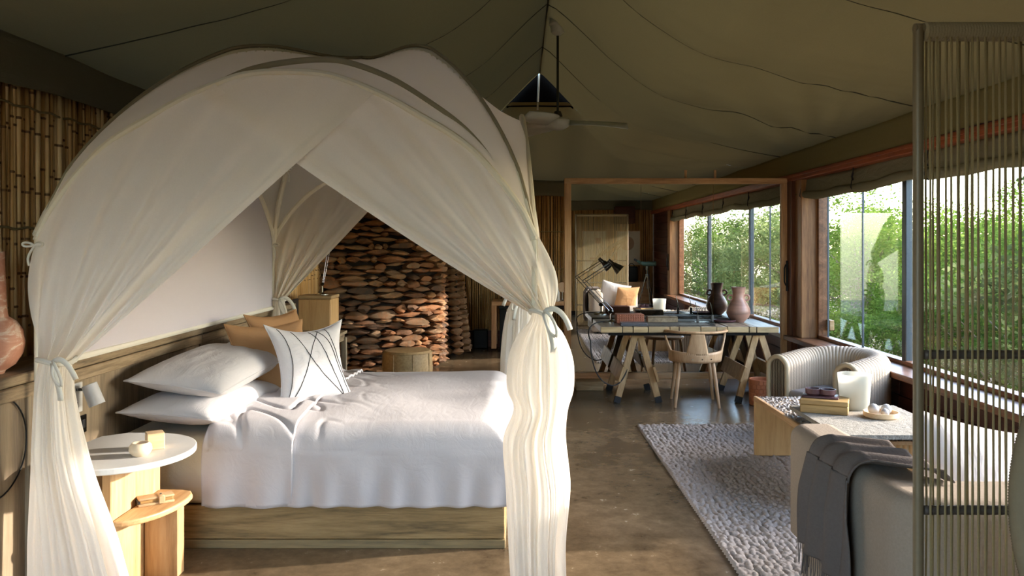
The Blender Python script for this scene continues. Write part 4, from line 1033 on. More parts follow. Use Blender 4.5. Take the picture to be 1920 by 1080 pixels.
MB().rbox(-.10, .10, -.035, .035, 0, .008, .002, 1).build('base', M['gunmetal'], st_, local=True)
for x in (-.07, .075):
    MB().rbox(x - .012, x + .012, -.014, .014, .008, .075, .003, 1).build('block', M['mat_grey'], st_, local=True)
    MB().tube([(x, 0, .07), (x - .005, 0, .13), (x - .025, 0, .20)], .0035, 6).build('rod', M['gunmetal'], st_, local=True)
ds = tag(MB().lathe([(0, 0), (.09, 0), (.115, .012), (.12, .028), (.11, .028), (.08, .012), (0, .010)], n=36).build('shallow_dish', M['plum'], smooth=True), 'low dark round dish beside the clay vase on the desk', 'dish'); put(ds, (2.03, 8.04, .735))
v2 = thing('vase', 'banded brown clay vase with ring handles on the desk', 'vase', (2.178, 8.06, .733))
MB().lathe([(0, 0), (.055, 0), (.062, .01), (.10, .05), (.118, .095), (.112, .14), (.085, .19), (.062, .225), (.056, .25), (.060, .30), (.070, .345), (.072, .352), (.066, .352), (.054, .30), (.05, .25), (0, .2)], n=44).build('body', M['vase_band'], v2, smooth=True, local=True)
for sx in (-1, 1): MB().tube([(sx * .082 + .027 * cos(a), 0, .245 + .027 * sin(a)) for a in [2 * pi * i / 20 for i in range(20)]], .010, 8, closed=True).build('ring_handle', M['vase_band'], v2, smooth=True, local=True)

# ------------------------------------------------------------------ desk chair
ch = thing('desk_chair', 'pale oak shell-backed armchair drawn up to the desk', 'chair', (1.655, 7.66, 0), radians(-6))
def cyl_pt(a, z):  # a: degrees from the back centre, z height
    r_ = .235 + .045 * (z - .42) / .28; aa = radians(-90 + a); return (r_ * 1.02 * cos(aa), r_ * .98 * sin(aa) , z)
def strip(fa0, fa1, zA, zB, nu=10, nv=12):
    return lambda u, v: (lambda z: cyl_pt(fa0(z) + (fa1(z) - fa0(z)) * u, z))(zA(u) + (zB(u) - zA(u)) * v)
bm_ = MB()
zt_, zb2 = .685, .525
ramp_ = lambda z, a, b: a + (b - a) * (z - zb2) / (zt_ - zb2)
bm_.grid(lambda u, v: cyl_pt(-78 + 156 * u, .415 + (.11 - .025 * (1 - abs(2 * u - 1)) - .0) * v + .03 * (1 - abs(2 * u - 1) ** 2) * (v - 1) * 0), 40, 4)
bm_.grid(lambda u, v: (lambda z: cyl_pt(ramp_(z, -21, -12) + (ramp_(z, 21, 12) - ramp_(z, -21, -12)) * u, z))(.49 + .20 * v), 12, 10)
for sg in (-1, 1):
    bm_.grid(lambda u, v: (lambda z: cyl_pt(sg * (ramp_(z, 64, 90) + (8 + 8 * abs(2 * v - 1) ** 3) * u), z))(.49 + .205 * v), 5, 12)
bm_.build('backrest', M['chairwood'], ch, local=True, smooth=2, solid=.017)
rail = [(lambda p: (p[0] * 1.0, p[1], .698))(cyl_pt(-132 + 264 * i / 40, .70)) for i in range(41)]
rail = [(x, y + (.0 if y < 0 else .02), z) for x, y, z in rail]
m_ = MB(); m_.tube(rail, .024, 10, ry=.013)
m_.build('armrest_rail', M['chairwood'], ch, local=True, smooth=True)
MB().lathe([(0, 0), (.20, 0), (.225, .012), (.228, .028), (.21, .036), (.1, .030), (0, .026)], (0, .02, .425), 40, 1.02, 1.0).build('seat', M['chairwood'], ch, local=True, smooth=True)
for x, y, dx, dy in ((-.15, -.13, -.05, -.09), (.15, -.13, .05, -.09), (-.15, .17, -.05, .06), (.15, .17, .05, .06)):
    MB().tube([(x, y, .43), (x + dx * .5, y + dy * .5, .22), (x + dx, y + dy, 0)], [.019, .018, .012], 12).build('leg', M['chairwood'], ch, local=True, smooth=True)
for x in (-.05, .05, .15): MB().tube([cyl_pt(x * 200, .45), tuple(c * 1.055 if i < 2 else c for i, c in enumerate(cyl_pt(x * 200, .45)))], .005, 8).build('screw', M['gunmetal'], ch, local=True)

# ------------------------------------------------------------------ waste basket
bs = thing('waste_basket', 'round woven terracotta leather waste basket under the desk end', 'basket', (2.275, 7.60, 0))
MB().lathe([(0, 0.004), (.108, .004), (.114, .24), (.106, .24), (.100, .02), (0, .02)], n=40).build('lining', M['basket'], bs, local=True, smooth=True)
for j in range(6):
    for i in range(18):
        a = 2 * pi * (i + .5 * (j % 2)) / 18; r_ = .112 + .001 * j; z = .004 + j * .0395
        if i == 0 and j == 0:
            b0 = MB().rbox(-.0185, .0185, -.003, .004, 0, .037, .003, 1).build('woven_tile', M['basket'], bs, local=True); o = b0
        else: o = b0.copy(); C.objects.link(o)
        o.location = (r_ * cos(a), r_ * sin(a), z); o.rotation_euler = (0, 0, a + pi / 2)
MB().tube([(.115 * cos(a), .115 * sin(a), .241) for a in [2 * pi * i / 40 for i in range(40)]], .005, 6, closed=True).build('rim', M['basket'], bs, local=True, smooth=True)

# ------------------------------------------------------------------ wicker armchair
ac = thing('wicker_armchair', 'curved natural wicker armchair with grey seat by the window', 'armchair', (2.395, 6.22, 0), atan2(-.57, -.82) + pi / 2)
# local: opening faces -y
def upath(k):  # k 0..1 : left arm front -> round the back -> right arm front
    L1, r_ = .30, .30; arc = pi * r_; T = 2 * L1 + arc; s = k * T
    if s < L1: return (-r_, -.25 + s, -1, 0, s)
    if s < L1 + arc:
        a = pi - (s - L1) / r_; return (r_ * cos(a), .05 + r_ * sin(a), cos(a), sin(a), s)
    s2 = s - L1 - arc; return (r_, .05 - s2, 1, 0, s)
def shell(u, v):
    x, y, nx, ny, s = upath(u); hw = .085; H = .545 + .05 * sin(pi * u); rib = .006 * abs(sin(s * 95)) 
    lo, li = .05, .26; per = [(H - lo), pi * hw, (H - li)]; T = sum(per); q = v * T
    fl = .05 * min(1, max(0, 1 - 0))
    if q < per[0]: off, z, no, nzv_ = hw, lo + q, 1, 0
    elif q < per[0] + per[1]: a = (q - per[0]) / hw; off, z, no, nzv_ = hw * cos(a), H + hw * sin(a), cos(a), sin(a)
    else: off, z, no, nzv_ = -hw, H - (q - per[0] - per[1]), -1, 0
    off += no * rib; z += nzv_ * rib
    z += .0015 * sin(q * 260) * nzv_; off += .0018 * sin(q * 260) * no
    return (x + nx * off, y + ny * off, z)
MB().grid(shell, 300, 90).build('woven_shell', M['wicker'], ac, local=True, smooth=2, solid=.008)
for k in (0.0, 1.0):
    x, y, nx, ny, s = upath(k); pts = []
    for i in range(34):
        v_ = i / 33; p = shell(k, v_); pts.append((p[0], -.252, p[2]))
    pts = [(pts[0][0], -.252, .0)] + pts + [(pts[-1][0], -.252, .0)]
    MB().tube(pts, .019, 10).build('arm_rim', M['wicker_rim'], ac, local=True, smooth=True)
    m_ = MB()
    for i in range(9):
        xx = x - .07 + i * .0175; m_.tube([(xx, -.12, .02), (xx, -.12, .60)], .003, 5)
    o = m_.build('inner_canes', M['wicker'], ac, local=True); o['kind'] = 'stuff'
MB().rbox(-.205, .205, -.255, .20, .29, .385, .03, 3).build('seat_cushion', M['seatgrey'], ac, local=True, smooth=True)
MB().rbox(-.21, .21, -.24, .18, .05, .285, .01, 2).build('seat_base', M['wicker'], ac, local=True)
MB().tube([(-.36, .0, .028)] + [(.385 * cos(a), .05 + .385 * sin(a), .028) for a in [pi - pi * i / 20 for i in range(21)]] + [(.385, -.25, .028)], .020, 8).build('base_rim', M['wicker_rim'], ac, local=True, smooth=True)

# ------------------------------------------------------------------ rug
def rugz(x, y): return .014
import numpy as np
RX0, RX1, RY0, RY1 = 1.0, 2.72, 2.75, 6.70; NU, NV = 360, 720; CA, CB = .030, .036
ux, vy = np.meshgrid(np.linspace(0, 1, NU + 1), np.linspace(0, 1, NV + 1)); gx = RX0 + (RX1 - RX0) * ux; gy = RY0 + (RY1 - RY0) * vy
rs_ = np.random.RandomState(3); JX, JY, JH = rs_.uniform(-.28, .28, (200, 200)), rs_.uniform(-.28, .28, (200, 200)), rs_.uniform(.55, 1.15, (200, 200))
hgt = np.zeros_like(gx); ci = np.floor(gx / CA).astype(int); cj = np.floor(gy / CB).astype(int)
for di in (-1, 0, 1):
    for dj in (-1, 0, 1):
        i_, j_ = ci + di, cj + dj; ii, jj = i_ % 200, j_ % 200
        ddx = gx / CA - (i_ + .5 + JX[ii, jj]); ddy = gy / CB + .5 * (i_ % 2) * 0 - (j_ + .5 + JY[ii, jj])
        sh_ = np.where(i_ % 2 == 0, .55, -.55); d2_ = (ddx * 1.55) ** 2 + (ddy * 1.5 + ddx * sh_) ** 2
        hgt = np.maximum(hgt, np.sqrt(np.clip(1 - d2_, 0, 1)) * JH[ii, jj])
gz_ = .004 + .022 * hgt
ee = np.minimum(np.minimum(ux, 1 - ux) * (RX1 - RX0), np.minimum(vy, 1 - vy) * (RY1 - RY0)); gz_ = np.where(ee < .002, .001, gz_)
gx2 = gx - .0072 * (gy - 4) * (1 - ux) - .012 * np.abs(np.sin(gy * 87)) * np.clip(1 - ux * 60, 0, 1); gy2 = gy + .010 * np.sin(gx * 240) * (np.clip(1 - (1 - vy) * 90, 0, 1) - np.clip(1 - vy * 90, 0, 1))
rg = MB(); rg.v = np.stack([gx2, gy2, gz_], -1).reshape(-1, 3).tolist()
rg.f = [(j * (NU + 1) + i, j * (NU + 1) + i + 1, (j + 1) * (NU + 1) + i + 1, (j + 1) * (NU + 1) + i) for j in range(NV) for i in range(NU)]
tag(rg.build('rug', M['rug'], smooth=2), 'thick cream plaited wool rug under the coffee table and sofa', 'rug')

# ------------------------------------------------------------------ coffee table
tb = thing('coffee_table', 'oak coffee table with carved pebbled top and solid ends', 'table', (1.99, 5.0, .018))
MB().rbox(1.652, 2.328, 4.42, 5.71, .405, .428, .003, 1).rbox(1.650, 1.674, 4.42, 5.712, .40, .436, .003, 1).build('top_board', M['oak_y'], tb)
MB().rbox(1.652, 2.328, 5.68, 5.712, .02, .406, .003, 1).build('end_panel', M['oak_cab'], tb)
MB().grid(lambda u, v: (1.655 + .67 * u, 4.425 + .02 * (1 - 0) - .006 * sin(u * 120), .02 + .39 * v), 200, 6).build('ribbed_end', M['oak_cab'], tb, smooth=2, solid=.02)
pm = MB(); prr = random.Random(4); ov = []
def topf(u, v):
    x = 1.676 + .652 * u; y = 4.42 + 1.29 * v
    a = nz3(x * 62, y * 38, 0); b_ = nz3(x * 110, y * 80, 3)
    return (x, y, .430 + .012 * max(-.3, a) + .004 * b_)
pm.grid(topf, 200, 300); pm.build('carved_top', M['carved'], tb, smooth=2)
rn = MB()
def runf(u, v):
    x = 1.70 + .66 * u + .006 * nz3(0, v * 30, 1); y = 4.30 + .80 * v + .006 * nz3(u * 30, 0, 1); z = .470 + .003 * nz3(x * 40, y * 40, 2)
    return (x, y, z)
rn.grid(runf, 60, 70)
def edg(u, v): return (1.70 + .66 * u + .004 * nz3(u * 60, v * 3, 1), 4.30 + .006 * nz3(u * 90, v * 5, 4), .446 + .024 * v)
rn.grid(edg, 80, 3); rn.grid(lambda u, v: (1.70 + .005 * nz3(u * 60, v * 3, 5), 4.30 + .80 * u, .446 + .024 * v), 80, 3); rn.grid(lambda u, v: (2.36 + .005 * nz3(u * 60, v * 3, 5), 4.30 + .80 * u, .446 + .024 * v), 80, 3); rn.grid(lambda u, v: (1.70 + .66 * u, 5.10, .446 + .024 * v), 20, 1); rn.grid(lambda u, v: (1.70 + .66 * u, 4.30 + .8 * v, .446), 4, 4)
tag(rn.build('table_runner', M['feltstone'], smooth=2, origin=(2.0, 4.7, .446)), 'thick rough grey felt mat covering the near half of the coffee table', 'mat').location.z = .466
ZT = .491
cd = thing('hurricane_lamp', 'tall frosted glass candle holder on the coffee table', 'candle holder', (2.07, 5.00, ZT))
MB().lathe([(0, 0), (.078, 0), (.083, .006), (.100, .215), (.096, .215), (.078, .012), (0, .012)], n=48).build('glass', M['shade_glass'], cd, local=True, smooth=True)
wbx = thing('wooden_box', 'flat olive-wood lidded box on the coffee table', 'box', (1.86, 4.93, ZT), radians(-24))
MB().rbox(-.135, .135, -.105, .105, 0, .048, .004, 1).build('body', M['boxwood'], wbx, local=True)
MB().rbox(-.137, .137, -.107, .107, .050, .078, .004, 1).build('lid', M['boxwood'], wbx, local=True)
tr = thing('plum_tray', 'dark plum oval dish with two bowls on the wooden box', 'dish', (1.845, 4.96, ZT + .078), radians(-24))
MB().rbox(-.105, .105, -.065, .065, 0, .012, .005, 2).build('tray', M['plum'], tr, local=True, smooth=True)
for x in (-.04, .04):
    MB().lathe([(0, 0), (.038, 0), (.048, .01), (.050, .040), (.043, .040), (.038, .012), (0, .008)], (x, 0, .012), 28, 1.0, .95).build('bowl', M['plum'], tr, local=True, smooth=True)
ty = thing('round_tray', 'round pale wooden tray holding three ceramic balls', 'tray', (2.12, 4.745, ZT))
MB().lathe([(0, 0), (.088, 0), (.096, .008), (.099, .034), (.093, .034), (.088, .012), (0, .010)], n=44).build('tray', M['palewood'], ty, local=True, smooth=True)
def ball(x, y, r_, lb):
    m_ = MB(); prof_ = [(r_ * sin(pi * i / 18) if 0 < i < 18 else 0, r_ - r_ * cos(pi * i / 18)) for i in range(19)]
    o = tag(m_.lathe(prof_, n=28).build('ceramic_ball', M['balls'], smooth=True), lb, 'ball', 'ceramic balls in the round tray'); o.location = (x, y, ZT + .011)
ball(2.085, 4.765, .032, 'silvery ceramic ball at the left of the round tray'); ball(2.165, 4.775, .030, 'silvery ceramic ball at the right of the round tray'); ball(2.125, 4.705, .024, 'smallest silvery ball at the front of the round tray')

# ------------------------------------------------------------------ sofa
sf = thing('sofa', 'oatmeal woven sofa with a thick rounded wraparound back', 'sofa', (1.6, 3.0, .014))
r0 = .075
out = []
def rc(cx, cy, r_, a0, a1, n=10): return [(cx + r_ * cos(radians(a0 + (a1 - a0) * i / n)), cy + r_ * sin(radians(a0 + (a1 - a0) * i / n))) for i in range(n + 1)]
path = rc(1.165 + .085, 3.56 - .08, .08, 90, 180) + rc(1.165 + .16, 2.42 + .16, .16, 180, 270) + rc(2.02, 2.42 + .08, .08, -90, 0) + rc(2.02, 2.70 - .07, .07, 0, 90) + rc(1.385 + .08, 2.70 + .08, .08, 270, 180) + rc(1.385 - .06, 3.56 - .06, .06, 0, 90)
def slab_with_round(outline, z0, z1, r_, seg=7, zr0=.02):
    """prism whose top edge is rolled over with radius r_"""
    n = len(outline); m_ = MB(); P = [Vector((x, y, 0)) for x, y in outline]
    area = sum(P[i].x * P[(i + 1) % n].y - P[(i + 1) % n].x * P[i].y for i in range(n)); sg = 1 if area > 0 else -1
    N = []
    for i in range(n):
        d = (P[(i + 1) % n] - P[(i - 1) % n]).normalized(); N.append(Vector((-d.y, d.x, 0)) * sg)
    rings = [(zr0, z0), (0, z0 + zr0), (0, z1 - r_)] + [(r_ * (1 - cos(pi / 2 * k / seg)), z1 - r_ + r_ * sin(pi / 2 * k / seg)) for k in range(1, seg + 1)]
    vs = []
    for off, z in rings:
        for i in range(n): p = P[i] + N[i] * off; vs.append((p.x, p.y, z))
    fs = []
    for k in range(len(rings) - 1):
        for i in range(n): fs.append((k * n + i, k * n + (i + 1) % n, (k + 1) * n + (i + 1) % n, (k + 1) * n + i))
    fs.append(tuple(range(n))[::-1]); m_.add(vs, fs); 
    top = [vs[(len(rings) - 1) * n + i] for i in range(n)]; m_.add(top, [tuple(range(n))]); return m_
slab_with_round(path, .245, .725, .055).build('backrest', M['sofa'], sf, smooth=2)
slab_with_round(rc(1.26, 3.46, .05, 90, 180, 5) + rc(1.30, 2.56, .09, 180, 270, 6) + rc(1.98, 2.52, .05, -90, 0, 5) + rc(1.98, 3.46, .05, 0, 90, 5), .05, .25, .01).build('base', M['sofa'], sf, smooth=True)
MB().rbox(1.39, 2.04, 2.705, 3.53, .26, .455, .05, 4).build('seat_cushion', M['sofa'], sf, smooth=True)
for x in (1.30, 1.95):
    for y in (2.55, 3.45): MB().tube([(x, y, .014), (x, y, .06)], .02, 10).build('foot', M['blackmetal'], sf)
put_pillow('cushion', 'large white cushion leaning in the corner of the sofa', 'cushion', (.50, .60, .16), (1.63, 2.86, .575), (d2(68), d2(13), d2(4)), M['pillow_w'], 11, None, pinch=.06)
tc_, tf_ = put_pillow('cushion', 'tan cushion with a dark band on the sofa, reflected in the mirror', 'cushion', (.40, .42, .14), (1.84, 3.04, .60), (d2(60), 0, d2(-14)), M['tan'], 13, None)
# throw over the back
def throwf(u, v):
    # v along the cloth from the outer hem, over the back, to the inner side
    L = [.42, .16, .12]; s = v * .72
    y = 2.76 + .40 * u + .28 * u * max(0, .42 - s) - .24 * max(0, s - .46) / .4 + .015 * nz3(s * 4, u * 2, 9)
    fold = sin(u * 19 + 1.5 * sin(s * 3)) * .5 + .5; am = .045 - .022 * min(1, max(0, (s - .25) / .2))
    f = fold * am + .012 * nz3(u * 6, s * 3, 2)
    x_in, zt2 = 1.165, .739
    if s < .40: x = x_in - .012 - f; z = .30 + s + .0
    elif s < .52: a = (s - .40) / .12 * pi / 2; r_ = .055; x = x_in + r_ - (r_ + .014 + f * .8) * cos(a); z = zt2 - r_ + (r_ + .014 + f * .7) * sin(a)
    elif s < .68: x = x_in + .055 + (s - .52); z = zt2 + .014 + f * .6
    else: a = (s - .68) / .18; x = x_in + .215 + .06 * sin(a * pi / 2); z = zt2 + .01 - .16 * a ** 1.3 + f * .4
    return (x, y, z)
th = thing('throw_blanket', 'grey wool throw with fringed ends draped over the sofa back', 'blanket', (1.2, 3.05, .25))
MB().grid(throwf, 90, 90).build('cloth', M['throw'], th, smooth=2, solid=.006)
m_ = MB(); trr = random.Random(2)
for i in range(64):
    p = throwf((i + .5) / 64, 0); q = (p[0] - trr.uniform(-.004, .008), p[1] + trr.uniform(-.01, .01), p[2] - trr.uniform(.07, .10)); m_.tube([p, tuple((a + b) / 2 + trr.uniform(-.003, .003) for a, b in zip(p, q)), q], .0018, 4)
o = m_.build('fringe', M['throw'], th); o['kind'] = 'stuff'

# ------------------------------------------------------------------ corded room divider
sc = thing('cord_screen', 'tall open room divider strung with khaki cords beside the sofa', 'room divider', (1.5, 2.1, 0))
SX0, SX1, SY, SZ = 1.035, 1.985, 2.10, 2.082
for x in (SX0, SX1): MB().tube([(x, SY, 0), (x, SY, SZ - .01)], .0132, 16).build('post', M['cream_post'], sc, smooth=True)
MB().tube([(SX0 - .010, SY, SZ - .018), (SX1 + .010, SY, SZ - .018)], .0125, 14).build('top_bar', M['cream_post'], sc, smooth=True)
def wrap(x0_, x1_, z, r_, pitch, mat, name='rope_wrap'):
    m_ = MB(); n = int((x1_ - x0_) / pitch); pts = []; rs = []
    for i in range(n):
        x = x0_ + pitch * i; pts += [(x + pitch * .05, SY, z), (x + pitch * .5, SY, z), (x + pitch * .95, SY, z)]; rs += [r_ * .93, r_, r_ * .93]
    return m_.tube(pts, rs, 18).build(name, M[mat], sc, smooth=2)
wrap(SX0 + .014, SX1 - .014, SZ - .027, .025, .0075, 'cordwrap')
for z in (1.216, .812, .40):
    wrap(SX0 + .014, SX1 - .014, z, .0125, .016, 'cordwrap_dark', 'crossbar')
c0 = None; n_c = 52; crr = random.Random(9)
for lay in (0, 1):
    for i in range(n_c):
        x = SX0 + .026 + (SX1 - SX0 - .05) * i / (n_c - 1)
        if c0 is None or i % 13 == 0:
            wv = crr.uniform(-.004, .004); zs = [.02, .40, .812, 1.216, SZ - .03]; sy = -1 if lay == 0 else 1
            pts = [(0, sy * .0145, .02)]
            for a, b in zip(zs, zs[1:]): pts += [(wv * .6, sy * .016, (a + b) / 2), (0, sy * .0145, b)]
            c0 = MB().tube(pts, .0030, 6).build('cord', M['cord'], sc, local=True, smooth=True); o = c0
        else: o = c0.copy(); C.objects.link(o)
        o.location = (x - 1.5 + crr.uniform(-.0015, .0015) + (0 if lay == 0 else .002), 0, 0); o.rotation_euler = (0, radians(crr.uniform(-.10, .10)), 0)
MB().tube([(SX0, SY, .02), (SX1, SY, .02)], .0125, 12).build('bottom_bar', M['cream_post'], sc, smooth=True)
def hoop(pts, r_, label):
    m_ = MB(); L = sum((Vector(a) - Vector(b)).length for a, b in zip(pts, pts[1:])); n = int(L / .007); q = []; rs = []
    P = [Vector(p) for p in pts]; seg = []; d = 0
    for a, b in zip(P, P[1:]): seg.append((d, a, b)); d += (b - a).length
    for i in range(n * 2):
        s = L * i / (n * 2 - 1); k = max(j for j, t_ in enumerate(seg) if t_[0] <= s + 1e-9); a, b = seg[k][1], seg[k][2]; f_ = (s - seg[k][0]) / max((b - a).length, 1e-6)
        q.append(a.lerp(b, min(f_, 1))); rs.append(r_ * (1 if i % 2 else .94))
    return m_.tube(q, rs, 12).build('wound_hoop', M['cordwrap_arc'], sc, smooth=2)
HY_ = SY - .052
hoop(bez((1.40, HY_, .45), (1.19, HY_, .80), (1.18, HY_, 1.26), (1.93, HY_, 1.60), 40), .036, '')
hoop(bez((1.62, HY_, .42), (1.50, HY_, .95), (1.55, HY_, 1.25), (1.90, HY_, 1.50), 30), .018, '')

# ------------------------------------------------------------------ seen only in the mirror: things by the back wall
def picture(x0_, x1_, z0_, z1_, label, kind):
    o = thing('framed_print', label, 'picture', ((x0_ + x1_) / 2, YB + .03, z0_), 0, 'framed prints on the reed wall')
    y = YB + .03
    MB().box(x0_, x1_, y, y + .012, z0_, z1_).build('sheet', M['paper'], o)
    MB().box(x0_ - .012, x0_, y - .004, y + .024, z0_, z1_).box(x1_, x1_ + .012, y - .004, y + .024, z0_, z1_).box(x0_ - .012, x1_ + .012, y - .004, y + .024, z1_, z1_ + .012).box(x0_ - .012, x1_ + .012, y - .004, y + .024, z0_ - .012, z0_).build('frame', M['mframe_z'], o)
    if kind:
        cx, cz = (x0_ + x1_) / 2 - .02, z1_ - .26
        MB().tube([(cx, y + .012, cz), (cx, y + .014, cz)], .15, 36).build('printed_circle', M['art_tan'], o)
        MB().box(cx - .02, cx + .02, y + .012, y + .0145, cz - .70 + .02, cz - .26).build('printed_stripe', M['art_brown'], o)
    else:
        MB().box(x1_ - .22, x1_ - .12, y + .012, y + .0145, z1_ - .26, z1_ - .14).build('printed_stripe', M['art_tan'], o)
        MB().box(x0_ + .15, x1_ - .15, y + .012, y + .0145, z0_ + .25, z0_ + .29).build('printed_stripe', M['art_tan'], o)
picture(1.34, 1.84, .95, 1.80, 'pale framed print left of the other, reflected behind the corded screen', 0)
picture(2.06, 2.56, 1.08, 1.80, 'framed print with a tan circle and dark stripe, reflected in the mirror', 1)
ab = thing('wall_speaker', 'dark timber box fixed high on the reed wall, seen in the mirror', 'wall box', (2.2, YB + .16, 1.96))
MB().rbox(2.0, 2.42, YB + .02, YB + .30, 1.96, 2.32, .006, 1).build('body', M['redwood_x'], ab)
MB().rbox(2.02, 2.40, YB + .298, YB + .304, 1.98, 2.30, .002, 1).build('front_panel', M['redwood_x'], ab)
cbn = thing('drawer_cabinet', 'low timber drawer cabinet by the reed wall, seen in the mirror', 'cabinet', (2.3, .1, 0))
MB().rbox(2.02, 2.70, YB + .04, .30, 0, .74, .005, 1).build('body', M['mframe_x'], cbn)
for k in range(3):
    o = MB().rbox(2.035, 2.685, .30, .315, .04 + k * .235, .255 + k * .235, .004, 1).build('drawer', M['mframe_x'], cbn)
    MB().rbox(2.30, 2.42, .315, .33, .14 + k * .235, .155 + k * .235, .003, 1).build('handle', M['blackmetal'], o)
bg_ = thing('camera_bag', 'black bag standing on the low drawer cabinet', 'bag', (2.33, .05, .74))
MB().rbox(2.22, 2.46, -.08, .16, .74, 1.06, .03, 3).build('body', M['blackmetal'], bg_, smooth=True)
MB().tube(bez((2.28, .04, 1.05), (2.28, .04, 1.14), (2.40, .04, 1.14), (2.40, .04, 1.05), 12), .008, 6).build('handle', M['rubber'], bg_, smooth=True)
lt = thing('low_stand', 'dark low side stand carrying the spotting scope', 'table', (2.5, 1.0, 0))
MB().rbox(2.24, 2.78, .74, 1.26, .29, .33, .005, 1).build('top', M['blackmetal'], lt)
for x in (2.28, 2.74):
    for y in (.78, 1.22): MB().rbox(x - .02, x + .02, y - .02, y + .02, 0, .29, .003, 1).build('leg', M['blackmetal'], lt)
sp_ = thing('spotting_scope', 'green spotting scope on a silver tripod near the window', 'telescope', (2.52, 1.0, .33))
for a in (80, 200, 320):
    MB().tube([(.03 * cos(radians(a)), .03 * sin(radians(a)), .55), (.10 * cos(radians(a)), .10 * sin(radians(a)), .27), (.19 * cos(radians(a)), .19 * sin(radians(a)), .0)], [.014, .012, .008], 8).build('leg', M['steel'], sp_, local=True, smooth=True)
MB().tube([(0, 0, .30), (0, 0, .72)], .014, 10).tube([(0, 0, .54), (0, 0, .60)], .035, 14).tube([(0, 0, .68), (0, 0, .76)], .030, 14).build('centre_column', M['gunmetal'], sp_, local=True, smooth=True)
MB().tube([(-.20, 0, .86), (-.17, 0, .845), (-.12, 0, .82), (-.06, 0, .805), (.16, 0, .805), (.17, 0, .805)], [.018, .026, .036, .042, .046, .050], 18).build('tube', M['scope'], sp_, local=True, smooth=True)
MB().tube([(-.26, 0, .895), (-.20, 0, .86)], .022, 14).build('eyepiece', M['rubber'], sp_, local=True, smooth=True)

# ------------------------------------------------------------------ outside
def gz(x, y): return -2.2 - .05 * (x - 3) + .35 * nz3(x * .12, y * .12, 0) - .01 * max(0, y - 10)
gm_ = MB(); gm_.grid(lambda u, v: (3.6 + 86 * u ** 1.6, -60 + 150 * v, gz(3.6 + 86 * u ** 1.6, -60 + 150 * v) + (.0 if u < .9 else (u - .9) * 50)), 60, 100)
struct(gm_.build('ground', M['ground'], smooth=2))
ridge = MB(); ridge.grid(lambda u, v: (lambda x, y: (x, y, -6 + (9.5 + 3 * nz3(x * .03, y * .03, 1)) * v ** .7))(40 + 40 * v + 30 * sin(u * 3), 140 - 240 * u), 90, 8)
struct(ridge.build('hills', M['leaf_b'], smooth=2))
def leafcloud(n, clumps, size, seed, flat=.6):
    rr_ = random.Random(seed); m_ = MB(); vs = []; fs = []
    for k in range(n):
        cx, cy, cz, cr = clumps[rr_.randrange(len(clumps))]
        while True:
            a, b, c_ = rr_.uniform(-1, 1), rr_.uniform(-1, 1), rr_.uniform(-1, 1); q = a * a + b * b + c_ * c_
            if .15 < q < 1: break
        p = Vector((cx + a * cr, cy + b * cr, cz + c_ * cr * flat))
        d = Vector((rr_.gauss(0, 1), rr_.gauss(0, 1), rr_.gauss(0, .6))).normalized(); e = d.cross(Vector((rr_.gauss(0, 1), rr_.gauss(0, 1), rr_.gauss(0, 1)))).normalized()
        L = size * rr_.uniform(.6, 1.3); W_ = L * .45; i0 = len(vs)
        vs += [p, p + d * L * .5 + e * W_ * .5, p + d * L, p + d * L * .5 - e * W_ * .5]; fs.append((i0, i0 + 1, i0 + 2, i0 + 3))
    m_.v = [tuple(p) for p in vs]; m_.f = fs; return m_
def tree_proto(name, H, spread, nclump, leaves, size, lmat, seed, cr=(.5, .9), low=.35, group='trees outside the windows', trunk=.09, gnarl=.3):
    rr_ = random.Random(seed); o = thing(name, '', 'tree', (0, 0, 0), 0, group)
    m_ = MB(); cl = []; base = [Vector((0, 0, 0))]; p = Vector((0, 0, 0)); n = 5
    for i in range(n):
        p = p + Vector((rr_.gauss(0, gnarl) * .4, rr_.gauss(0, gnarl) * .4, H * .55 / n)); base.append(p.copy())
    m_.tube(base, [trunk * (1 - .09 * i) for i in range(len(base))], 8)
    for k in range(nclump):
        a = rr_.uniform(0, 2 * pi); rad = spread * sqrt(rr_.uniform(.02, 1)); z = H * rr_.uniform(low, 1) * (1 - .25 * (rad / spread) ** 2)
        c_ = Vector((rad * cos(a), rad * sin(a), z)); r_ = rr_.uniform(*cr); cl.append((c_.x, c_.y, c_.z, r_))
        st = base[rr_.randrange(2, len(base))]; mid = st.lerp(c_, .5) + Vector((rr_.gauss(0, .15), rr_.gauss(0, .15), rr_.uniform(-.1, .3))) * spread * .4
        if k % 2 == 0 or nclump < 25: m_.tube(bez(st, st.lerp(mid, .5), mid, c_, 6), [trunk * .42 * (1 - i / 7.5) for i in range(7)], 5, cap=False)
    m_.build('trunk', M['bark'], o, local=True, smooth=True)
    lc = leafcloud(leaves, cl, size, seed + 1).build('crown', lmat, o, local=True); lc['kind'] = 'stuff'
    return o
t1 = tree_proto('tree', 5.6, 2.3, 60, 20000, .11, M['leaf_a'], 21)
t2 = tree_proto('tree', 5.0, 2.4, 46, 15000, .12, M['leaf_b'], 22, gnarl=.9, low=.5, trunk=.17)
t3 = tree_proto('tree', 4.6, 2.0, 50, 16000, .12, M['leaf_c'], 23, low=.15, cr=(.4, .7), trunk=.06)
def plant(p, x, y, s, rz, label, firstp=set()):
    o = p if p.name not in firstp else dup(p); firstp.add(p.name)
    o.location = (x, y, gz(x, y) - .05); o.scale = (s, s, s); o.rotation_euler = (0, 0, rz); o['label'] = label; return o
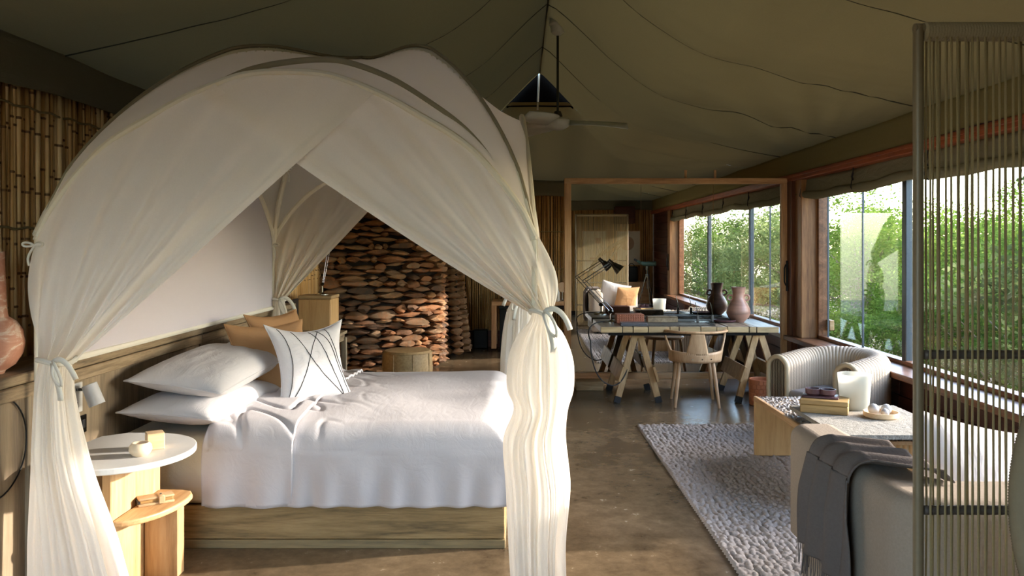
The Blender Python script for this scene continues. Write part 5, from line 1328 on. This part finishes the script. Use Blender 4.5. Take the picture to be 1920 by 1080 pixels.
# straight through the big window
plant(t1, 8.7, 20.4, 1.0, 1.2, 'fresh green tree at the far left edge of the big window view')
plant(t1, 11.6, 22.5, 1.00, .3, 'bright green rounded tree behind the leftmost one in the window view')
plant(t1, 14.5, 24.0, 1.15, 2.1, 'tallest bright green tree beyond the window, behind the others')
plant(t3, 8.6, 14.2, .92, 1.0, 'dark small-leaved bush just outside the window behind the cord screen')
plant(t3, 9.4, 11.7, .90, 3.0, 'dark twiggy bush nearest the glass at the frame edge')
plant(t1, 9.2, 18.3, .72, 4.0, 'low bright bush beneath the window view')
plant(t3, 10.9, 17.0, .95, 5.0, 'dark bush behind the nearest bushes by the divider')
plant(t1, 13.4, 19.2, 1.0, 5.3, 'leafy green tree half hidden by the window mullion')
plant(t2, 12.8, 28.5, 1.1, .8, 'dusty green tree farther off at the left of the window view')
plant(t3, 7.1, 15.7, .70, 2.0, 'low dark shrub at the left foot of the big window view')
plant(t1, 17.5, 21.5, 1.15, 1.7, 'green tree rising behind the cord screen in the window view')
plant(t3, 12.0, 14.3, .95, 4.4, 'dense dark tree outside at the right edge of the view')
plant(t2, 19.5, 30.0, 1.25, 3.4, 'distant dusty tree in the middle of the window view')
plant(t2, 8.7, 9.0, 1.33, 1.9, 'spreading tree outside the window beside the armchair, shading the bed')
# seen in the mirror
plant(t2, 7.7, -5.2, 1.02, .5, 'gnarled dusty green tree with bare trunk seen in the mirror')
plant(t2, 10.8, -9.0, 1.15, 2.4, 'pale spreading tree behind the gnarled one in the mirror')
plant(t1, 8.2, -14.0, 1.0, 1.0, 'green tree at the left of the mirrored window')
plant(t3, 6.6, -2.0, .50, 3.1, 'low dark shrub below the gnarled tree in the mirror')
plant(t3, 8.0, -8.8, .66, 4.1, 'dark shrub behind the gnarled trunk in the mirror')
plant(t1, 12.5, -14.5, 1.2, 5.1, 'tall green tree farthest off in the mirrored view')
plant(t2, 6.2, -9.5, .85, 5.6, 'dusty tree close to the left mirrored window post')
plant(t1, 13.5, -4.0, 1.05, .2, 'green tree at the right of the mirrored window')
